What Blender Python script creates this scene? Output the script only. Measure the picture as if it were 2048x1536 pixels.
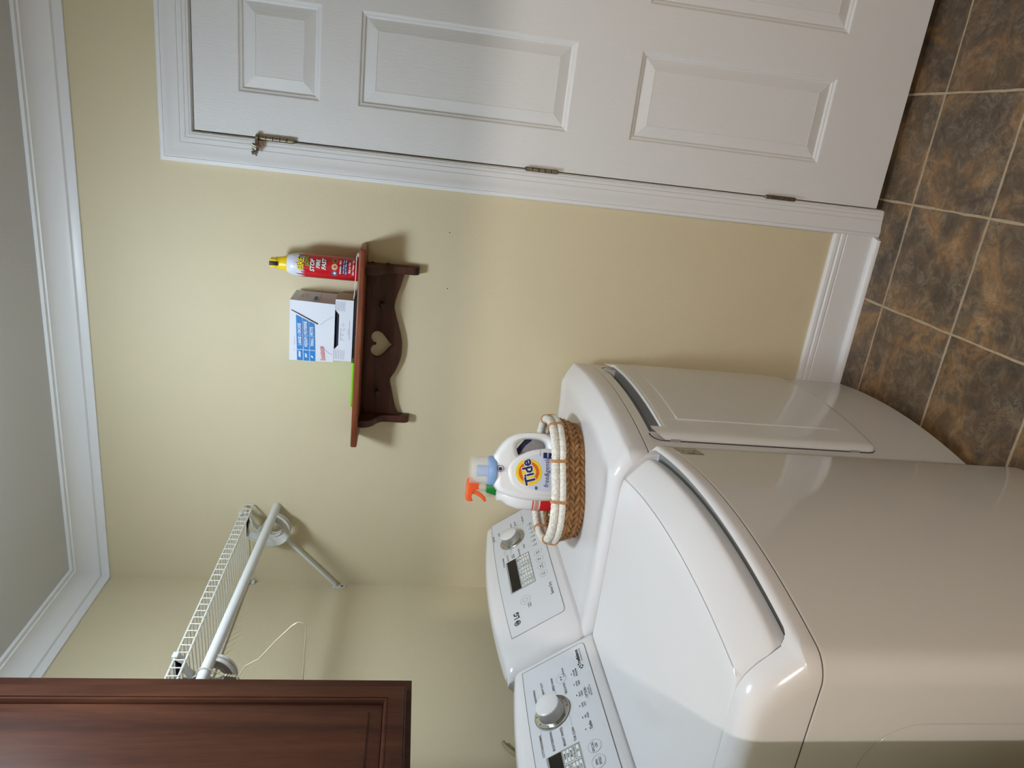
import bpy, bmesh, math, random
from mathutils import Vector, Matrix, Euler
random.seed(7)
C = bpy.context.scene.collection
for o in list(bpy.data.objects): bpy.data.objects.remove(o)

# ------------------------------------------------------------------ camera, light, exposure
F_PX, CX, CY, CZ, YAW, PITCH, ROLL = 1434.2, 1.5503, -2.1512, 1.4478, 0.3442, 0.1494, 0.0701
fw = Vector((-math.sin(YAW)*math.cos(PITCH), math.cos(YAW)*math.cos(PITCH), -math.sin(PITCH)))
r0 = Vector((math.cos(YAW), math.sin(YAW), 0)); u0 = r0.cross(fw)
rr = math.cos(ROLL)*r0 + math.sin(ROLL)*u0
uu = -math.sin(ROLL)*r0 + math.cos(ROLL)*u0
cd = bpy.data.cameras.new('camera'); cam = bpy.data.objects.new('camera', cd); C.objects.link(cam)
cd.sensor_fit = 'HORIZONTAL'; cd.sensor_width = 36; cd.lens = F_PX/2048*36; cd.clip_start = .02
X, Y, Z = -uu, rr, -fw        # the photograph was taken with the phone on its side
cam.matrix_world = Matrix(((X.x, Y.x, Z.x, CX), (X.y, Y.y, Z.y, CY), (X.z, Y.z, Z.z, CZ), (0, 0, 0, 1)))
bpy.context.scene.camera = cam
sc = bpy.context.scene
sc.view_settings.view_transform = 'Standard'; sc.view_settings.look = 'None'
sc.view_settings.gamma = 1; sc.view_settings.use_curve_mapping = False
sc.view_settings.exposure = 0.15
w = bpy.data.worlds.new('world'); sc.world = w; w.use_nodes = True
w.node_tree.nodes['Background'].inputs[0].default_value = (.9, .95, 1, 1)
w.node_tree.nodes['Background'].inputs[1].default_value = .12
def lamp(name, kind, loc, energy, color, **kw):
    l = bpy.data.lights.new(name, kind); l.energy = energy; l.color = color
    for k, v in kw.items(): setattr(l, k, v)
    o = bpy.data.objects.new(name, l); C.objects.link(o); o.location = loc; return o
DOME = (.88, -.88, 2.45); DOME_POWER = 5.0
lamp('hall_bulb_light', 'POINT', (2.14, -3.57, 2.40), 118, (1.0, .905, .83), shadow_soft_size=.035)
lamp('dome_light', 'AREA', (DOME[0], DOME[1], 2.335), DOME_POWER, (.80, .90, 1.0), shape='DISK', size=.20)

# ------------------------------------------------------------------ materials
def srgb(r, g, b):
    f = lambda c: (c/255/12.92 if c/255 <= .04045 else ((c/255+.055)/1.055)**2.4)
    return (f(r), f(g), f(b), 1)
MATS = {}
def mat(name, col, rough=.5, metal=0, noise=0, nscale=8, bump=0, bscale=60, spec=.5, coat=0, trans=0, alpha=1, ior=1.45, emit=None, stretch=(1, 1, 1)):
    if name in MATS: return MATS[name]
    m = bpy.data.materials.new(name); m.use_nodes = True; nt = m.node_tree; b = nt.nodes['Principled BSDF']
    b.inputs['Base Color'].default_value = col; b.inputs['Roughness'].default_value = rough; b.inputs['Metallic'].default_value = metal
    b.inputs['Specular IOR Level'].default_value = spec; b.inputs['Coat Weight'].default_value = coat
    b.inputs['Transmission Weight'].default_value = trans; b.inputs['IOR'].default_value = ior; b.inputs['Alpha'].default_value = alpha
    if emit: b.inputs['Emission Color'].default_value = emit[0]; b.inputs['Emission Strength'].default_value = emit[1]
    if noise or bump:
        tc = nt.nodes.new('ShaderNodeTexCoord'); mp = nt.nodes.new('ShaderNodeMapping'); mp.inputs['Scale'].default_value = stretch
        nt.links.new(tc.outputs['Object'], mp.inputs['Vector'])
    if noise:
        n = nt.nodes.new('ShaderNodeTexNoise'); n.inputs['Scale'].default_value = nscale; n.inputs['Detail'].default_value = 4
        nt.links.new(mp.outputs[0], n.inputs['Vector'])
        r = nt.nodes.new('ShaderNodeMapRange'); r.inputs[1].default_value = .3; r.inputs[2].default_value = .7
        r.inputs[3].default_value = 1-noise; r.inputs[4].default_value = 1+noise
        nt.links.new(n.outputs['Fac'], r.inputs[0])
        h = nt.nodes.new('ShaderNodeHueSaturation'); h.inputs['Color'].default_value = col
        nt.links.new(r.outputs[0], h.inputs['Value']); nt.links.new(h.outputs[0], b.inputs['Base Color'])
    if bump:
        n = nt.nodes.new('ShaderNodeTexNoise'); n.inputs['Scale'].default_value = bscale; n.inputs['Detail'].default_value = 3
        nt.links.new(mp.outputs[0], n.inputs['Vector'])
        bp = nt.nodes.new('ShaderNodeBump'); bp.inputs['Strength'].default_value = bump; bp.inputs['Distance'].default_value = .002
        nt.links.new(n.outputs['Fac'], bp.inputs['Height']); nt.links.new(bp.outputs[0], b.inputs['Normal'])
    MATS[name] = m; return m
def wood(name, c1, c2, c3, axis='X', rough=.4, scale=9, coat=.2, spec=.35):
    m = bpy.data.materials.new(name); m.use_nodes = True; nt = m.node_tree; b = nt.nodes['Principled BSDF']
    tc = nt.nodes.new('ShaderNodeTexCoord'); mp = nt.nodes.new('ShaderNodeMapping')
    s = {'X': (.10, 1, 1), 'Y': (1, .10, 1), 'Z': (1, 1, .10)}[axis]; mp.inputs['Scale'].default_value = s
    nt.links.new(tc.outputs['Object'], mp.inputs['Vector'])
    n1 = nt.nodes.new('ShaderNodeTexNoise'); n1.inputs['Scale'].default_value = scale; n1.inputs['Detail'].default_value = 6; n1.inputs['Distortion'].default_value = 1.2
    n2 = nt.nodes.new('ShaderNodeTexNoise'); n2.inputs['Scale'].default_value = scale*16; n2.inputs['Detail'].default_value = 4
    for n in (n1, n2): nt.links.new(mp.outputs[0], n.inputs['Vector'])
    mx = nt.nodes.new('ShaderNodeMath'); mx.operation = 'MULTIPLY_ADD'; mx.inputs[1].default_value = .28
    nt.links.new(n2.outputs['Fac'], mx.inputs[0]); nt.links.new(n1.outputs['Fac'], mx.inputs[2])
    cr = nt.nodes.new('ShaderNodeValToRGB'); e = cr.color_ramp.elements
    e[0].position = .42; e[0].color = c1; e[1].position = .86; e[1].color = c3; k = e.new(.62); k.color = c2
    nt.links.new(mx.outputs[0], cr.inputs[0]); nt.links.new(cr.outputs[0], b.inputs['Base Color'])
    b.inputs['Roughness'].default_value = rough; b.inputs['Coat Weight'].default_value = coat; b.inputs['Coat Roughness'].default_value = .25; b.inputs['Specular IOR Level'].default_value = spec
    MATS[name] = m; return m
WALL = mat('wall_paint', srgb(211, 199, 168), .62, bump=.25, bscale=220, noise=.012, nscale=3)
CEIL = mat('ceiling_paint', srgb(203, 203, 204), .9, bump=.2, bscale=160)
TRIM = mat('trim_paint', srgb(228, 229, 232), .33)
DOORM = mat('door_paint', srgb(226, 227, 229), .42, bump=.35, bscale=60, stretch=(9, 9, .5))
JAMB = mat('jamb_paint', srgb(222, 222, 220), .4)
DARK = mat('dark_gap', srgb(22, 21, 20), .8)
ENAM = mat('white_enamel', srgb(218, 217, 215), .07, spec=.5)
PLAST = mat('white_plastic', srgb(221, 219, 220), .15)
PANELP = mat('panel_plastic', srgb(210, 212, 216), .30)
GREYP = mat('grey_plastic', srgb(150, 152, 152), .45)
GREYL = mat('light_grey_print', srgb(150, 152, 156), .5)
INK = mat('dark_ink', srgb(62, 62, 66), .6)
BLACK = mat('black_ink', srgb(18, 18, 20), .5)
LCD = mat('black_display', srgb(8, 8, 9), .12)
CHROME = mat('satin_chrome', srgb(200, 198, 192), .24, metal=1)
STEEL = mat('worn_steel', srgb(150, 142, 128), .38, metal=1, noise=.25, nscale=90)
WIREM = mat('coated_wire', srgb(214, 213, 205), .4)
RODM = mat('rod_enamel', srgb(214, 216, 216), .38)
BRKM = mat('bracket_plastic', srgb(212, 212, 208), .45)
CAB = wood('cabinet_wood', srgb(46, 23, 15), srgb(64, 34, 22), srgb(82, 47, 31), 'Z', .42, 11, .0, .22)
SHW = wood('shelf_wood', srgb(88, 40, 22), srgb(130, 68, 42), srgb(160, 94, 62), 'X', .38, 14, .1, .3)
SHD = wood('shelf_back_wood', srgb(34, 15, 12), srgb(54, 27, 21), srgb(82, 46, 35), 'X', .42, 12, .05, .3)

# ------------------------------------------------------------------ mesh helpers
def link(name, me, m=None, parent=None, smooth=None):
    o = bpy.data.objects.new(name, me); C.objects.link(o)
    if m is not None and not me.materials: me.materials.append(m)
    if parent is not None: o.parent = parent
    if smooth is not None: shade(me, smooth)
    return o
def shade(me, ang):
    for p in me.polygons: p.use_smooth = True
    try: me.set_sharp_from_angle(angle=math.radians(ang))
    except Exception: pass
def obj(name, bm, m, parent=None, smooth=35, weld=False):
    if weld: bmesh.ops.remove_doubles(bm, verts=bm.verts, dist=1e-5)
    bmesh.ops.recalc_face_normals(bm, faces=bm.faces)
    me = bpy.data.meshes.new(name); bm.to_mesh(me); bm.free()
    return link(name, me, m, parent, smooth)
def props(o, label=None, cat=None, group=None, kind=None):
    if label: o['label'] = label
    if cat: o['category'] = cat
    if group: o['group'] = group
    if kind: o['kind'] = kind
    return o
def empty(name, loc, label, cat, group=None):
    o = bpy.data.objects.new(name, None); C.objects.link(o); o.location = loc; o.empty_display_size = .05
    return props(o, label, cat, group)
def reloc(o, loc):
    """put a mesh built in world coordinates under its Empty"""
    return o
class K:
    """child builder: world coordinates in, parent offset removed"""
    def __init__(s, root): s.r = root; bpy.context.view_layer.update(); s.inv = root.matrix_world.inverted()
def put(o, root):
    o.parent = root; o.matrix_parent_inverse = Matrix.Translation(-Vector(root.location)) if root.type == 'EMPTY' else Matrix.Identity(4)
    return o
def part(name, bm, m, root, smooth=35, label=None, weld=False):
    o = obj(name, bm, m, None, smooth, weld); put(o, root)
    if label: o['label'] = label
    return o
def box(bm, x0, x1, y0, y1, z0, z1, bev=0, seg=2):
    x0, x1 = min(x0, x1), max(x0, x1); y0, y1 = min(y0, y1), max(y0, y1); z0, z1 = min(z0, z1), max(z0, z1)
    r = bmesh.ops.create_cube(bm, size=1); v = r['verts']
    for q in v: q.co = Vector(((x0+x1)/2+q.co.x*(x1-x0), (y0+y1)/2+q.co.y*(y1-y0), (z0+z1)/2+q.co.z*(z1-z0)))
    if bev:
        es = list({e for q in v for e in q.link_edges})
        bmesh.ops.bevel(bm, geom=es, offset=bev, segments=seg, profile=.5, affect='EDGES')
    return bm
def B(*a, **k): return box(bmesh.new(), *a, **k)
def rings(bm, rs, cap0=True, cap1=True, closed=True):
    """loft a list of equal-length vertex loops"""
    L = [[bm.verts.new(p) for p in r] for r in rs]; n = len(L[0])
    for a, b in zip(L[:-1], L[1:]):
        for i in range(n if closed else n-1):
            bm.faces.new((a[i], a[(i+1) % n], b[(i+1) % n], b[i]))
    if cap0: bm.faces.new(L[0][::-1])
    if cap1: bm.faces.new(L[-1])
    return bm
def lathe(bm, prof, loc=(0, 0, 0), n=32, ax=None, cap=True):
    """prof: (radius, height) list; axis frame ax = (u, v, w) vectors"""
    u, v, w_ = ax or (Vector((1, 0, 0)), Vector((0, 1, 0)), Vector((0, 0, 1))); loc = Vector(loc)
    rs = [[loc + u*(r*math.cos(2*math.pi*i/n)) + v*(r*math.sin(2*math.pi*i/n)) + w_*h for i in range(n)] for r, h in prof]
    return rings(bm, rs, cap, cap)
def catmull(P, n=8, closed=False):
    P = [Vector(p) for p in P]; out = []; N = len(P)
    for i in range(N if closed else N-1):
        g = lambda k: P[k % N] if closed else P[max(0, min(N-1, k))]
        a, b, c, d = g(i-1), g(i), g(i+1), g(i+2)
        for j in range(n):
            t = j/n
            out.append(.5*((2*b)+(-a+c)*t+(2*a-5*b+4*c-d)*t*t+(-a+3*b-3*c+d)*t**3))
    if not closed: out.append(P[-1])
    return out
def tube(bm, P, r, n=8, closed=False, rf=None, cap=True):
    P = [Vector(p) for p in P]; N = len(P); rs = []; prev = None
    for i in range(N):
        if closed: t = (P[(i+1) % N]-P[i-1])
        else: t = P[min(i+1, N-1)]-P[max(i-1, 0)]
        t.normalize()
        if prev is None:
            prev = t.orthogonal() if abs(t.z) > .9 else Vector((0, 0, 1)).cross(t)
        s = prev - t*prev.dot(t); s.normalize(); prev = s; q = t.cross(s)
        if closed:   # keep the frame fixed so that the ends meet
            s = Vector((0, 0, 1)).cross(t).normalized(); q = t.cross(s)
        rad = r*(rf(i) if rf else 1)
        rs.append([P[i]+s*(rad*math.cos(2*math.pi*k/n))+q*(rad*math.sin(2*math.pi*k/n)) for k in range(n)])
    if closed: rs.append(rs[0]); rings(bm, rs, False, False); bmesh.ops.remove_doubles(bm, verts=bm.verts, dist=1e-6)
    else: rings(bm, rs, cap, cap)
    return bm
def sweep_profile(bm, prof, place, s0, s1):
    """prof: list of (p, q); place(s, p, q) -> point; s0/s1(p) give the mitred ends"""
    a = [place(s0(p, q), p, q) for p, q in prof]; b = [place(s1(p, q), p, q) for p, q in prof]
    return rings(bm, [a, b], True, True)
def curve_mesh(splines, ext=.01, bev=0, bres=3, fill='BOTH', handles=False):
    """flat plate (with holes) in local XY, thickness along Z, from closed outlines"""
    cu = bpy.data.curves.new('c', 'CURVE'); cu.dimensions = '2D'; cu.fill_mode = fill
    cu.extrude = max(ext-bev, 0); cu.bevel_depth = bev; cu.bevel_resolution = bres; cu.offset = -bev
    for pts in splines:
        s = cu.splines.new('POLY'); s.points.add(len(pts)-1); s.use_cyclic_u = True
        for i, p in enumerate(pts): s.points[i].co = (p[0], p[1], 0, 1)
    o = bpy.data.objects.new('t', cu); C.objects.link(o)
    dg = bpy.context.evaluated_depsgraph_get(); me = bpy.data.meshes.new_from_object(o.evaluated_get(dg))
    bpy.data.objects.remove(o); bpy.data.curves.remove(cu)
    bm = bmesh.new(); bm.from_mesh(me); bpy.data.meshes.remove(me); bmesh.ops.remove_doubles(bm, verts=bm.verts, dist=1e-6)
    return bm
def rrect(x0, x1, y0, y1, r, n=6):
    P = []
    for cx, cy, a0 in ((x1-r, y1-r, 0), (x0+r, y1-r, 90), (x0+r, y0+r, 180), (x1-r, y0+r, 270)):
        for i in range(n+1):
            a = math.radians(a0+90*i/n); P.append((cx+r*math.cos(a), cy+r*math.sin(a)))
    return P
STUFF = {'control_lettering', 'dial_marks', 'button_rings', 'option_cells', 'option_lettering', 'maker_logo', 'sticker_print', 'flame_print', 'fine_print', 'perforation', 'band_lettering', 'side_lettering', 'white_lettering', 'lettering_shadow', 'bar_lettering', 'green_lettering', 'yellow_lettering', 'navy_lettering', 'fine_lettering', 'brand_lettering', 'brand_outline', 'brand_halo', 'logo_face', 'red_label', 'indicator_marks', 'door_crease', 'door_gap'}
class Print:
    """flat print: text, bars, rings, laid on a surface by a mapping f(u, v) -> (point, normal)"""
    def __init__(s, f, lift=.0004): s.f = f; s.bm = bmesh.new(); s.lift = lift
    def poly(s, pts, dz=0):
        vs = []
        for u, v in pts:
            p, n = s.f(u, v); vs.append(s.bm.verts.new(p+n*(s.lift+dz)))
        s.bm.faces.new(vs)
    def rect(s, u0, u1, v0, v1, nu=1, nv=1, dz=0):
        for i in range(nu):
            for j in range(nv):
                a, b = u0+(u1-u0)*i/nu, u0+(u1-u0)*(i+1)/nu; c, d = v0+(v1-v0)*j/nv, v0+(v1-v0)*(j+1)/nv
                s.poly([(a, c), (b, c), (b, d), (a, d)], dz)
    def line(s, a, b, w):
        a = Vector(a); b = Vector(b); d = (b-a).normalized(); n = Vector((-d.y, d.x))*w/2
        s.poly([a-n, b-n, b+n, a+n])
    def path(s, P, w, closed=True):
        for i in range(len(P) if closed else len(P)-1): s.line(P[i], P[(i+1) % len(P)], w)
    def ring(s, cu, cv, r, w, n=28, a0=0, a1=360, ry=None):
        ry = ry or r
        for i in range(n):
            t0 = math.radians(a0+(a1-a0)*i/n); t1 = math.radians(a0+(a1-a0)*(i+1)/n)
            q = lambda t, k: (cu+(r+k)*math.cos(t), cv+(ry+k)*math.sin(t))
            s.poly([q(t0, -w/2), q(t0, w/2), q(t1, w/2), q(t1, -w/2)])
    def disc(s, cu, cv, r, n=28, ry=None, dz=0):
        ry = ry or r
        s.poly([(cu+r*math.cos(2*math.pi*i/n), cv+ry*math.sin(2*math.pi*i/n)) for i in range(n)], dz)
    def text(s, t, u, v, size, align='CENTER', bold=0, shear=0, rot=0, sx=1, dz=0):
        cu = bpy.data.curves.new('t', 'FONT'); cu.body = t; cu.size = size; cu.align_x = align; cu.align_y = 'CENTER'
        cu.shear = shear; cu.offset = bold*size; cu.resolution_u = 2; cu.fill_mode = 'FRONT'
        o = bpy.data.objects.new('t', cu); C.objects.link(o)
        dg = bpy.context.evaluated_depsgraph_get(); me = bpy.data.meshes.new_from_object(o.evaluated_get(dg))
        bpy.data.objects.remove(o); bpy.data.curves.remove(cu)
        cr, sr = math.cos(math.radians(rot)), math.sin(math.radians(rot)); vs = []
        for q in me.vertices:
            x, y = q.co.x*sx, q.co.y; p, n = s.f(u+x*cr-y*sr, v+x*sr+y*cr); vs.append(s.bm.verts.new(p+n*(s.lift+dz)))
        for pl in me.polygons:
            try: s.bm.faces.new([vs[i] for i in pl.vertices])
            except ValueError: pass
        bpy.data.meshes.remove(me)
    def done(s, name, m, root, label=None, kind=None):
        if kind is None and name in STUFF: kind = 'stuff'
        me = bpy.data.meshes.new(name); s.bm.to_mesh(me); s.bm.free(); o = link(name, me, m); put(o, root)
        if label: o['label'] = label
        if kind: o['kind'] = kind
        return o

# ------------------------------------------------------------------ room
H = 2.45; XR = 2.75; YF = -2.30; T = .12
XD0, XD1, ZD = 1.447, 2.260, 2.056         # door leaf
OP0, OP1 = XD0-.003, XD1+.003
def wall_with_hole(name, y0, y1, x0, x1, hx0, hx1, hz, m):
    bm = bmesh.new(); box(bm, x0, hx0, y0, y1, 0, H); box(bm, hx1, x1, y0, y1, 0, H); box(bm, hx0, hx1, y0, y1, hz, H)
    return props(obj(name, bm, m, smooth=None), kind='structure')
wb = wall_with_hole('wall_back', 0, T, -T, XR+T, OP0-.02, OP1+.02, ZD+.023, WALL)
props(obj('wall_left', B(-T, 0, YF-T, 0, 0, H), WALL, smooth=None), kind='structure')
props(obj('wall_right', B(XR, XR+T, YF-T, 0, 0, H), WALL, smooth=None), kind='structure')
wall_with_hole('wall_front', YF-T, YF, 0, XR, 1.20, 2.30, 2.03, WALL)
props(obj('wall_alcove', B(0, .8875, -1.69, -1.573, 0, H), WALL, smooth=None), kind='structure')
props(obj('ceiling', B(-T, XR+T, YF-T, T, H, H+.1), CEIL, smooth=None), kind='structure')
# hallway behind the camera
for nm, a in (('wall_hall_left', (-.4, -.3, -5.2, YF-T, 0, H)), ('wall_hall_right', (4.2, 4.3, -5.2, YF-T, 0, H)), ('wall_hall_far', (-.4, 4.3, -5.3, -5.2, 0, H))):
    props(obj(nm, B(*a), WALL, smooth=None), kind='structure')
props(obj('wall_hall_near', B(XR+T, 4.3, YF-T, YF, 0, H), WALL, smooth=None), kind='structure')
props(obj('ceiling_hall', B(-.4, 4.3, -5.3, YF-T, H, H+.1), CEIL, smooth=None), kind='structure')
props(obj('wall_dark_backing', B(1.2, 2.5, .55, .6, 0, H), DARK, smooth=None), kind='structure')  # unseen plane coloured dark so the gap under the door stays black

# floor: grout bed and slate-look tiles
GROUT = mat('grout', srgb(176, 158, 132), .9, noise=.10, nscale=40, bump=.3, bscale=200)
fl = props(obj('floor', B(-.4, 4.3, -5.3, .55, -.06, -.0012), GROUT, smooth=None), kind='structure')
def tile_mat():
    m = bpy.data.materials.new('slate_tile'); m.use_nodes = True; nt = m.node_tree; N = nt.nodes.new; L = nt.links.new
    b = nt.nodes['Principled BSDF']; tc = N('ShaderNodeTexCoord'); oi = N('ShaderNodeObjectInfo')
    ml = N('ShaderNodeVectorMath'); ml.operation = 'SCALE'; ml.inputs[3].default_value = 37
    cb = N('ShaderNodeCombineXYZ')
    for i in range(3): L(oi.outputs['Random'], cb.inputs[i])
    L(cb.outputs[0], ml.inputs[0]); ad = N('ShaderNodeVectorMath'); L(tc.outputs['Object'], ad.inputs[0]); L(ml.outputs[0], ad.inputs[1])
    def noise(s, d, dist=0, rough=.6):
        n = N('ShaderNodeTexNoise'); n.inputs['Scale'].default_value = s; n.inputs['Detail'].default_value = d
        n.inputs['Distortion'].default_value = dist; n.inputs['Roughness'].default_value = rough; L(ad.outputs[0], n.inputs['Vector']); return n.outputs['Fac']
    def ramp(src, st):
        r = N('ShaderNodeValToRGB'); e = r.color_ramp.elements
        while len(e) < len(st): e.new(.5)
        for k, (p, c) in enumerate(st): e[k].position = p; e[k].color = c
        L(src, r.inputs[0]); return r.outputs[0]
    base = ramp(noise(6, 9, .7, .62), [(.36, srgb(66, 55, 44)), (.44, srgb(92, 76, 59)), (.51, srgb(110, 87, 62)), (.56, srgb(140, 104, 66)), (.60, srgb(166, 126, 80)), (.66, srgb(104, 86, 68))])
    grain = ramp(noise(24, 12, .9, .8), [(.38, srgb(58, 49, 40)), (.50, srgb(92, 79, 66)), (.58, srgb(140, 124, 104)), (.66, srgb(172, 156, 132))])
    mx = N('ShaderNodeMix'); mx.data_type = 'RGBA'; mx.blend_type = 'MIX'; mx.inputs[0].default_value = .42; L(base, mx.inputs[6]); L(grain, mx.inputs[7])
    vein = ramp(noise(16, 6, 3.0, .75), [(.485, (0, 0, 0, 1)), (.502, (1, 1, 1, 1)), (.52, (0, 0, 0, 1))])
    patch = ramp(noise(5, 3, .5), [(.52, (0, 0, 0, 1)), (.62, (1, 1, 1, 1))])
    mm = N('ShaderNodeMath'); mm.operation = 'MULTIPLY'; L(vein, mm.inputs[0]); L(patch, mm.inputs[1])
    m2 = N('ShaderNodeMath'); m2.operation = 'MULTIPLY'; L(mm.outputs[0], m2.inputs[0]); m2.inputs[1].default_value = .75
    mx2 = N('ShaderNodeMix'); mx2.data_type = 'RGBA'; L(m2.outputs[0], mx2.inputs[0]); L(mx.outputs[2], mx2.inputs[6]); mx2.inputs[7].default_value = srgb(168, 152, 128)
    hs = N('ShaderNodeHueSaturation'); mr = N('ShaderNodeMapRange'); mr.inputs[3].default_value = .78; mr.inputs[4].default_value = 1.15
    L(oi.outputs['Random'], mr.inputs[0]); L(mr.outputs[0], hs.inputs['Value']); L(mx2.outputs[2], hs.inputs['Color']); L(hs.outputs[0], b.inputs['Base Color'])
    bp = N('ShaderNodeBump'); bp.inputs['Strength'].default_value = .8; bp.inputs['Distance'].default_value = .004; L(noise(20, 9, 1.5), bp.inputs['Height']); L(bp.outputs[0], b.inputs['Normal'])
    b.inputs['Roughness'].default_value = .42
    return m
TILE = tile_mat(); S = .3086; GX, GY = 1.1669, -.1305
def tile_mesh(x0, x1, y0, y1, seed):
    rnd = random.Random(seed); n = 7; P = []
    cs = [(x0, y0), (x1, y0), (x1, y1), (x0, y1)]
    for k in range(4):
        a, b = Vector(cs[k]), Vector(cs[(k+1) % 4])
        for i in range(n):
            p = a.lerp(b, i/n); j = 0 if i == 0 else .0014
            P.append(p+Vector((rnd.uniform(-j, j), rnd.uniform(-j, j))))
    c = Vector(((x0+x1)/2, (y0+y1)/2))
    def lp(inset, z): return [(c.x+(p.x-c.x)*(1-inset), c.y+(p.y-c.y)*(1-inset), z) for p in P]
    bm = bmesh.new(); rings(bm, [lp(0, -.0036), lp(0, -.0012), lp(.012, 0)], False, True); return bm
tile_cache = {}
for i in range(-4, 6):
    for j in range(-9, 2):
        x0, x1, y0, y1 = GX+i*S, GX+(i+1)*S, GY+(j-1)*S, GY+j*S
        if x1 > XR and y0 > YF: x1 = min(x1, XR)
        y1 = min(y1, .12); x0 = max(x0, .0); g = .0030
        if x1-x0 < .03 or y1-y0 < .03: continue
        cx, cy = (x0+x1)/2, (y0+y1)/2; wx, wy = (x1-x0)/2-g, (y1-y0)/2-g
        key = (round(wx, 3), round(wy, 3), random.randint(0, 2))
        if key not in tile_cache:
            o = obj('tile', tile_mesh(-wx, wx, -wy, wy, hash(key) % 99), TILE, smooth=None); tile_cache[key] = o.data
        else:
            o = bpy.data.objects.new('tile', tile_cache[key]); C.objects.link(o)
        o.location = (cx, cy, 0); o.parent = fl

# crown moulding
CR = [(0, -.0863), (.008, -.0863), (.0085, -.066), (.010, -.063), (.0165, -.060), (.018, -.055), (.021, -.047), (.030, -.033), (.042, -.022), (.056, -.0155), (.069, -.013), (.0705, -.009), (.083, -.009), (.083, 0), (0, 0)]
def crown(name, place, L0, L1):
    o = obj(name, sweep_profile(bmesh.new(), CR, place, lambda p, q: L0+p, lambda p, q: L1-p), TRIM, smooth=30); props(o, kind='structure')
crown('trim_1', lambda s, p, q: Vector((s, -p, H+q)), 0, XR)
crown('trim_2', lambda s, p, q: Vector((p, -s, H+q)), 0, 1.573)
crown('trim_3', lambda s, p, q: Vector((XR-p, -s, H+q)), 0, -YF)
crown('trim_4', lambda s, p, q: Vector((s, YF+p, H+q)), 0, XR)
# baseboards with shoe moulding
BB = [(0, 0), (.015, 0), (.015, .104), (.0135, .106), (.0135, .109), (.015, .111), (.0145, .121), (.0115, .124), (.0115, .127), (.0125, .130), (.011, .139), (.006, .1448), (0, .1448)]
QR = [(0.0151, 0), (.033, 0), (.0325, .006), (.030, .012), (.025, .0165), (.019, .0185), (.0151, .019)]
def base(name, place, a, b, sh0=None):
    o = obj(name, sweep_profile(bmesh.new(), BB, place, lambda p, q: a, lambda p, q: b), TRIM, smooth=25); props(o, kind='structure')
    q_ = obj('shoe_moulding', sweep_profile(bmesh.new(), QR, place, lambda p, q: a, lambda p, q: (b if sh0 is None else sh0-max(0, p-.022)*.8)), TRIM, smooth=50); q_.parent = o
CAS = .0863
base('baseboard_back', lambda s, p, q: Vector((s, -p, q)), 0, 1.361, 1.361)
base('baseboard_left', lambda s, p, q: Vector((p, -s, q)), .034, 1.573)
base('baseboard_right', lambda s, p, q: Vector((XR-p, -s, q)), .034, -YF)
base('baseboard_back_right', lambda s, p, q: Vector((s, -p, q)), XD1+.09, XR)

# ------------------------------------------------------------------ door, casing, hinges
CP = [(.0815, 0), (.0815, .005), (.080, .0075), (.0765, .0085), (.0755, .0075), (.0748, .0095), (.0665, .0105), (.0658, .0092), (.065, .0112), (.053, .0120), (.0522, .0102), (.0512, .0122), (.040, .0128), (.028, .0150), (.019, .0178), (.0145, .0182), (.0125, .0172), (.0117, .0155), (.0108, .0176), (.004, .0168), (0, .0140), (0, 0)]
XO, ZO = 1.3605, ZD+.0033+.0833       # casing outer corner
def casing():
    bm = bmesh.new()
    pr = [(d, p) for d, p in CP]
    path = [[Vector((XO+d, -p, 0)) for d, p in pr], [Vector((XO+d, -p, ZO-d)) for d, p in pr],
            [Vector((2*((XD0+XD1)/2)-XO-d, -p, ZO-d)) for d, p in pr], [Vector((2*((XD0+XD1)/2)-XO-d, -p, 0)) for d, p in pr]]
    rings(bm, path, True, True); return bm
props(obj('trim_5', casing(), TRIM, smooth=22), kind='structure')
bm = bmesh.new(); box(bm, OP0-.02, OP0, 0, T, 0, ZD+.003); box(bm, OP1, OP1+.02, 0, T, 0, ZD+.003); box(bm, OP0-.02, OP1+.02, 0, T, ZD+.003, ZD+.023)
box(bm, OP0, OP0+.012, .04, .075, 0, ZD+.003); box(bm, OP1-.012, OP1, .04, .075, 0, ZD+.003); box(bm, OP0, OP1, .04, .075, ZD-.009, ZD+.003)
props(obj('trim_6', bm, JAMB, smooth=None), kind='structure')
ZB = .0241
cols = [(1.557, 1.797), (1.914, 2.154)]; rows = [(.256, .851), (1.036, 1.626), (1.727, 1.942)]
bm = bmesh.new(); xs = [XD0, cols[0][0], cols[0][1], cols[1][0], cols[1][1], XD1]; zs = [ZB, rows[0][0], rows[0][1], rows[1][0], rows[1][1], rows[2][0], rows[2][1], ZD]
V = {}
for yy in (0, .035):
    for i, x in enumerate(xs):
        for k, z in enumerate(zs): V[(i, k, yy)] = bm.verts.new((x, yy, z))
for yy in (0, .035):
    for i in range(5):
        for k in range(7):
            if i in (1, 3) and k in (1, 3, 5): continue
            f = [V[(i, k, yy)], V[(i+1, k, yy)], V[(i+1, k+1, yy)], V[(i, k+1, yy)]]; bm.faces.new(f)
for a in range(5):
    for k in (0, 7): bm.faces.new([V[(a, k, 0)], V[(a+1, k, 0)], V[(a+1, k, .035)], V[(a, k, .035)]])
for a in range(7):
    for i in (0, 5): bm.faces.new([V[(i, a, 0)], V[(i, a+1, 0)], V[(i, a+1, .035)], V[(i, a, .035)]])
door = props(obj('door_1', bm, DOORM, smooth=None), kind='structure')
PR = [(0, 0), (.0025, .0008), (.005, .0035), (.008, .0045), (.011, .0050), (.0135, .0085), (.016, .0092), (.0175, .0088), (.046, .0022), (.0465, .0030), (.0475, .0030)]
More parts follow.
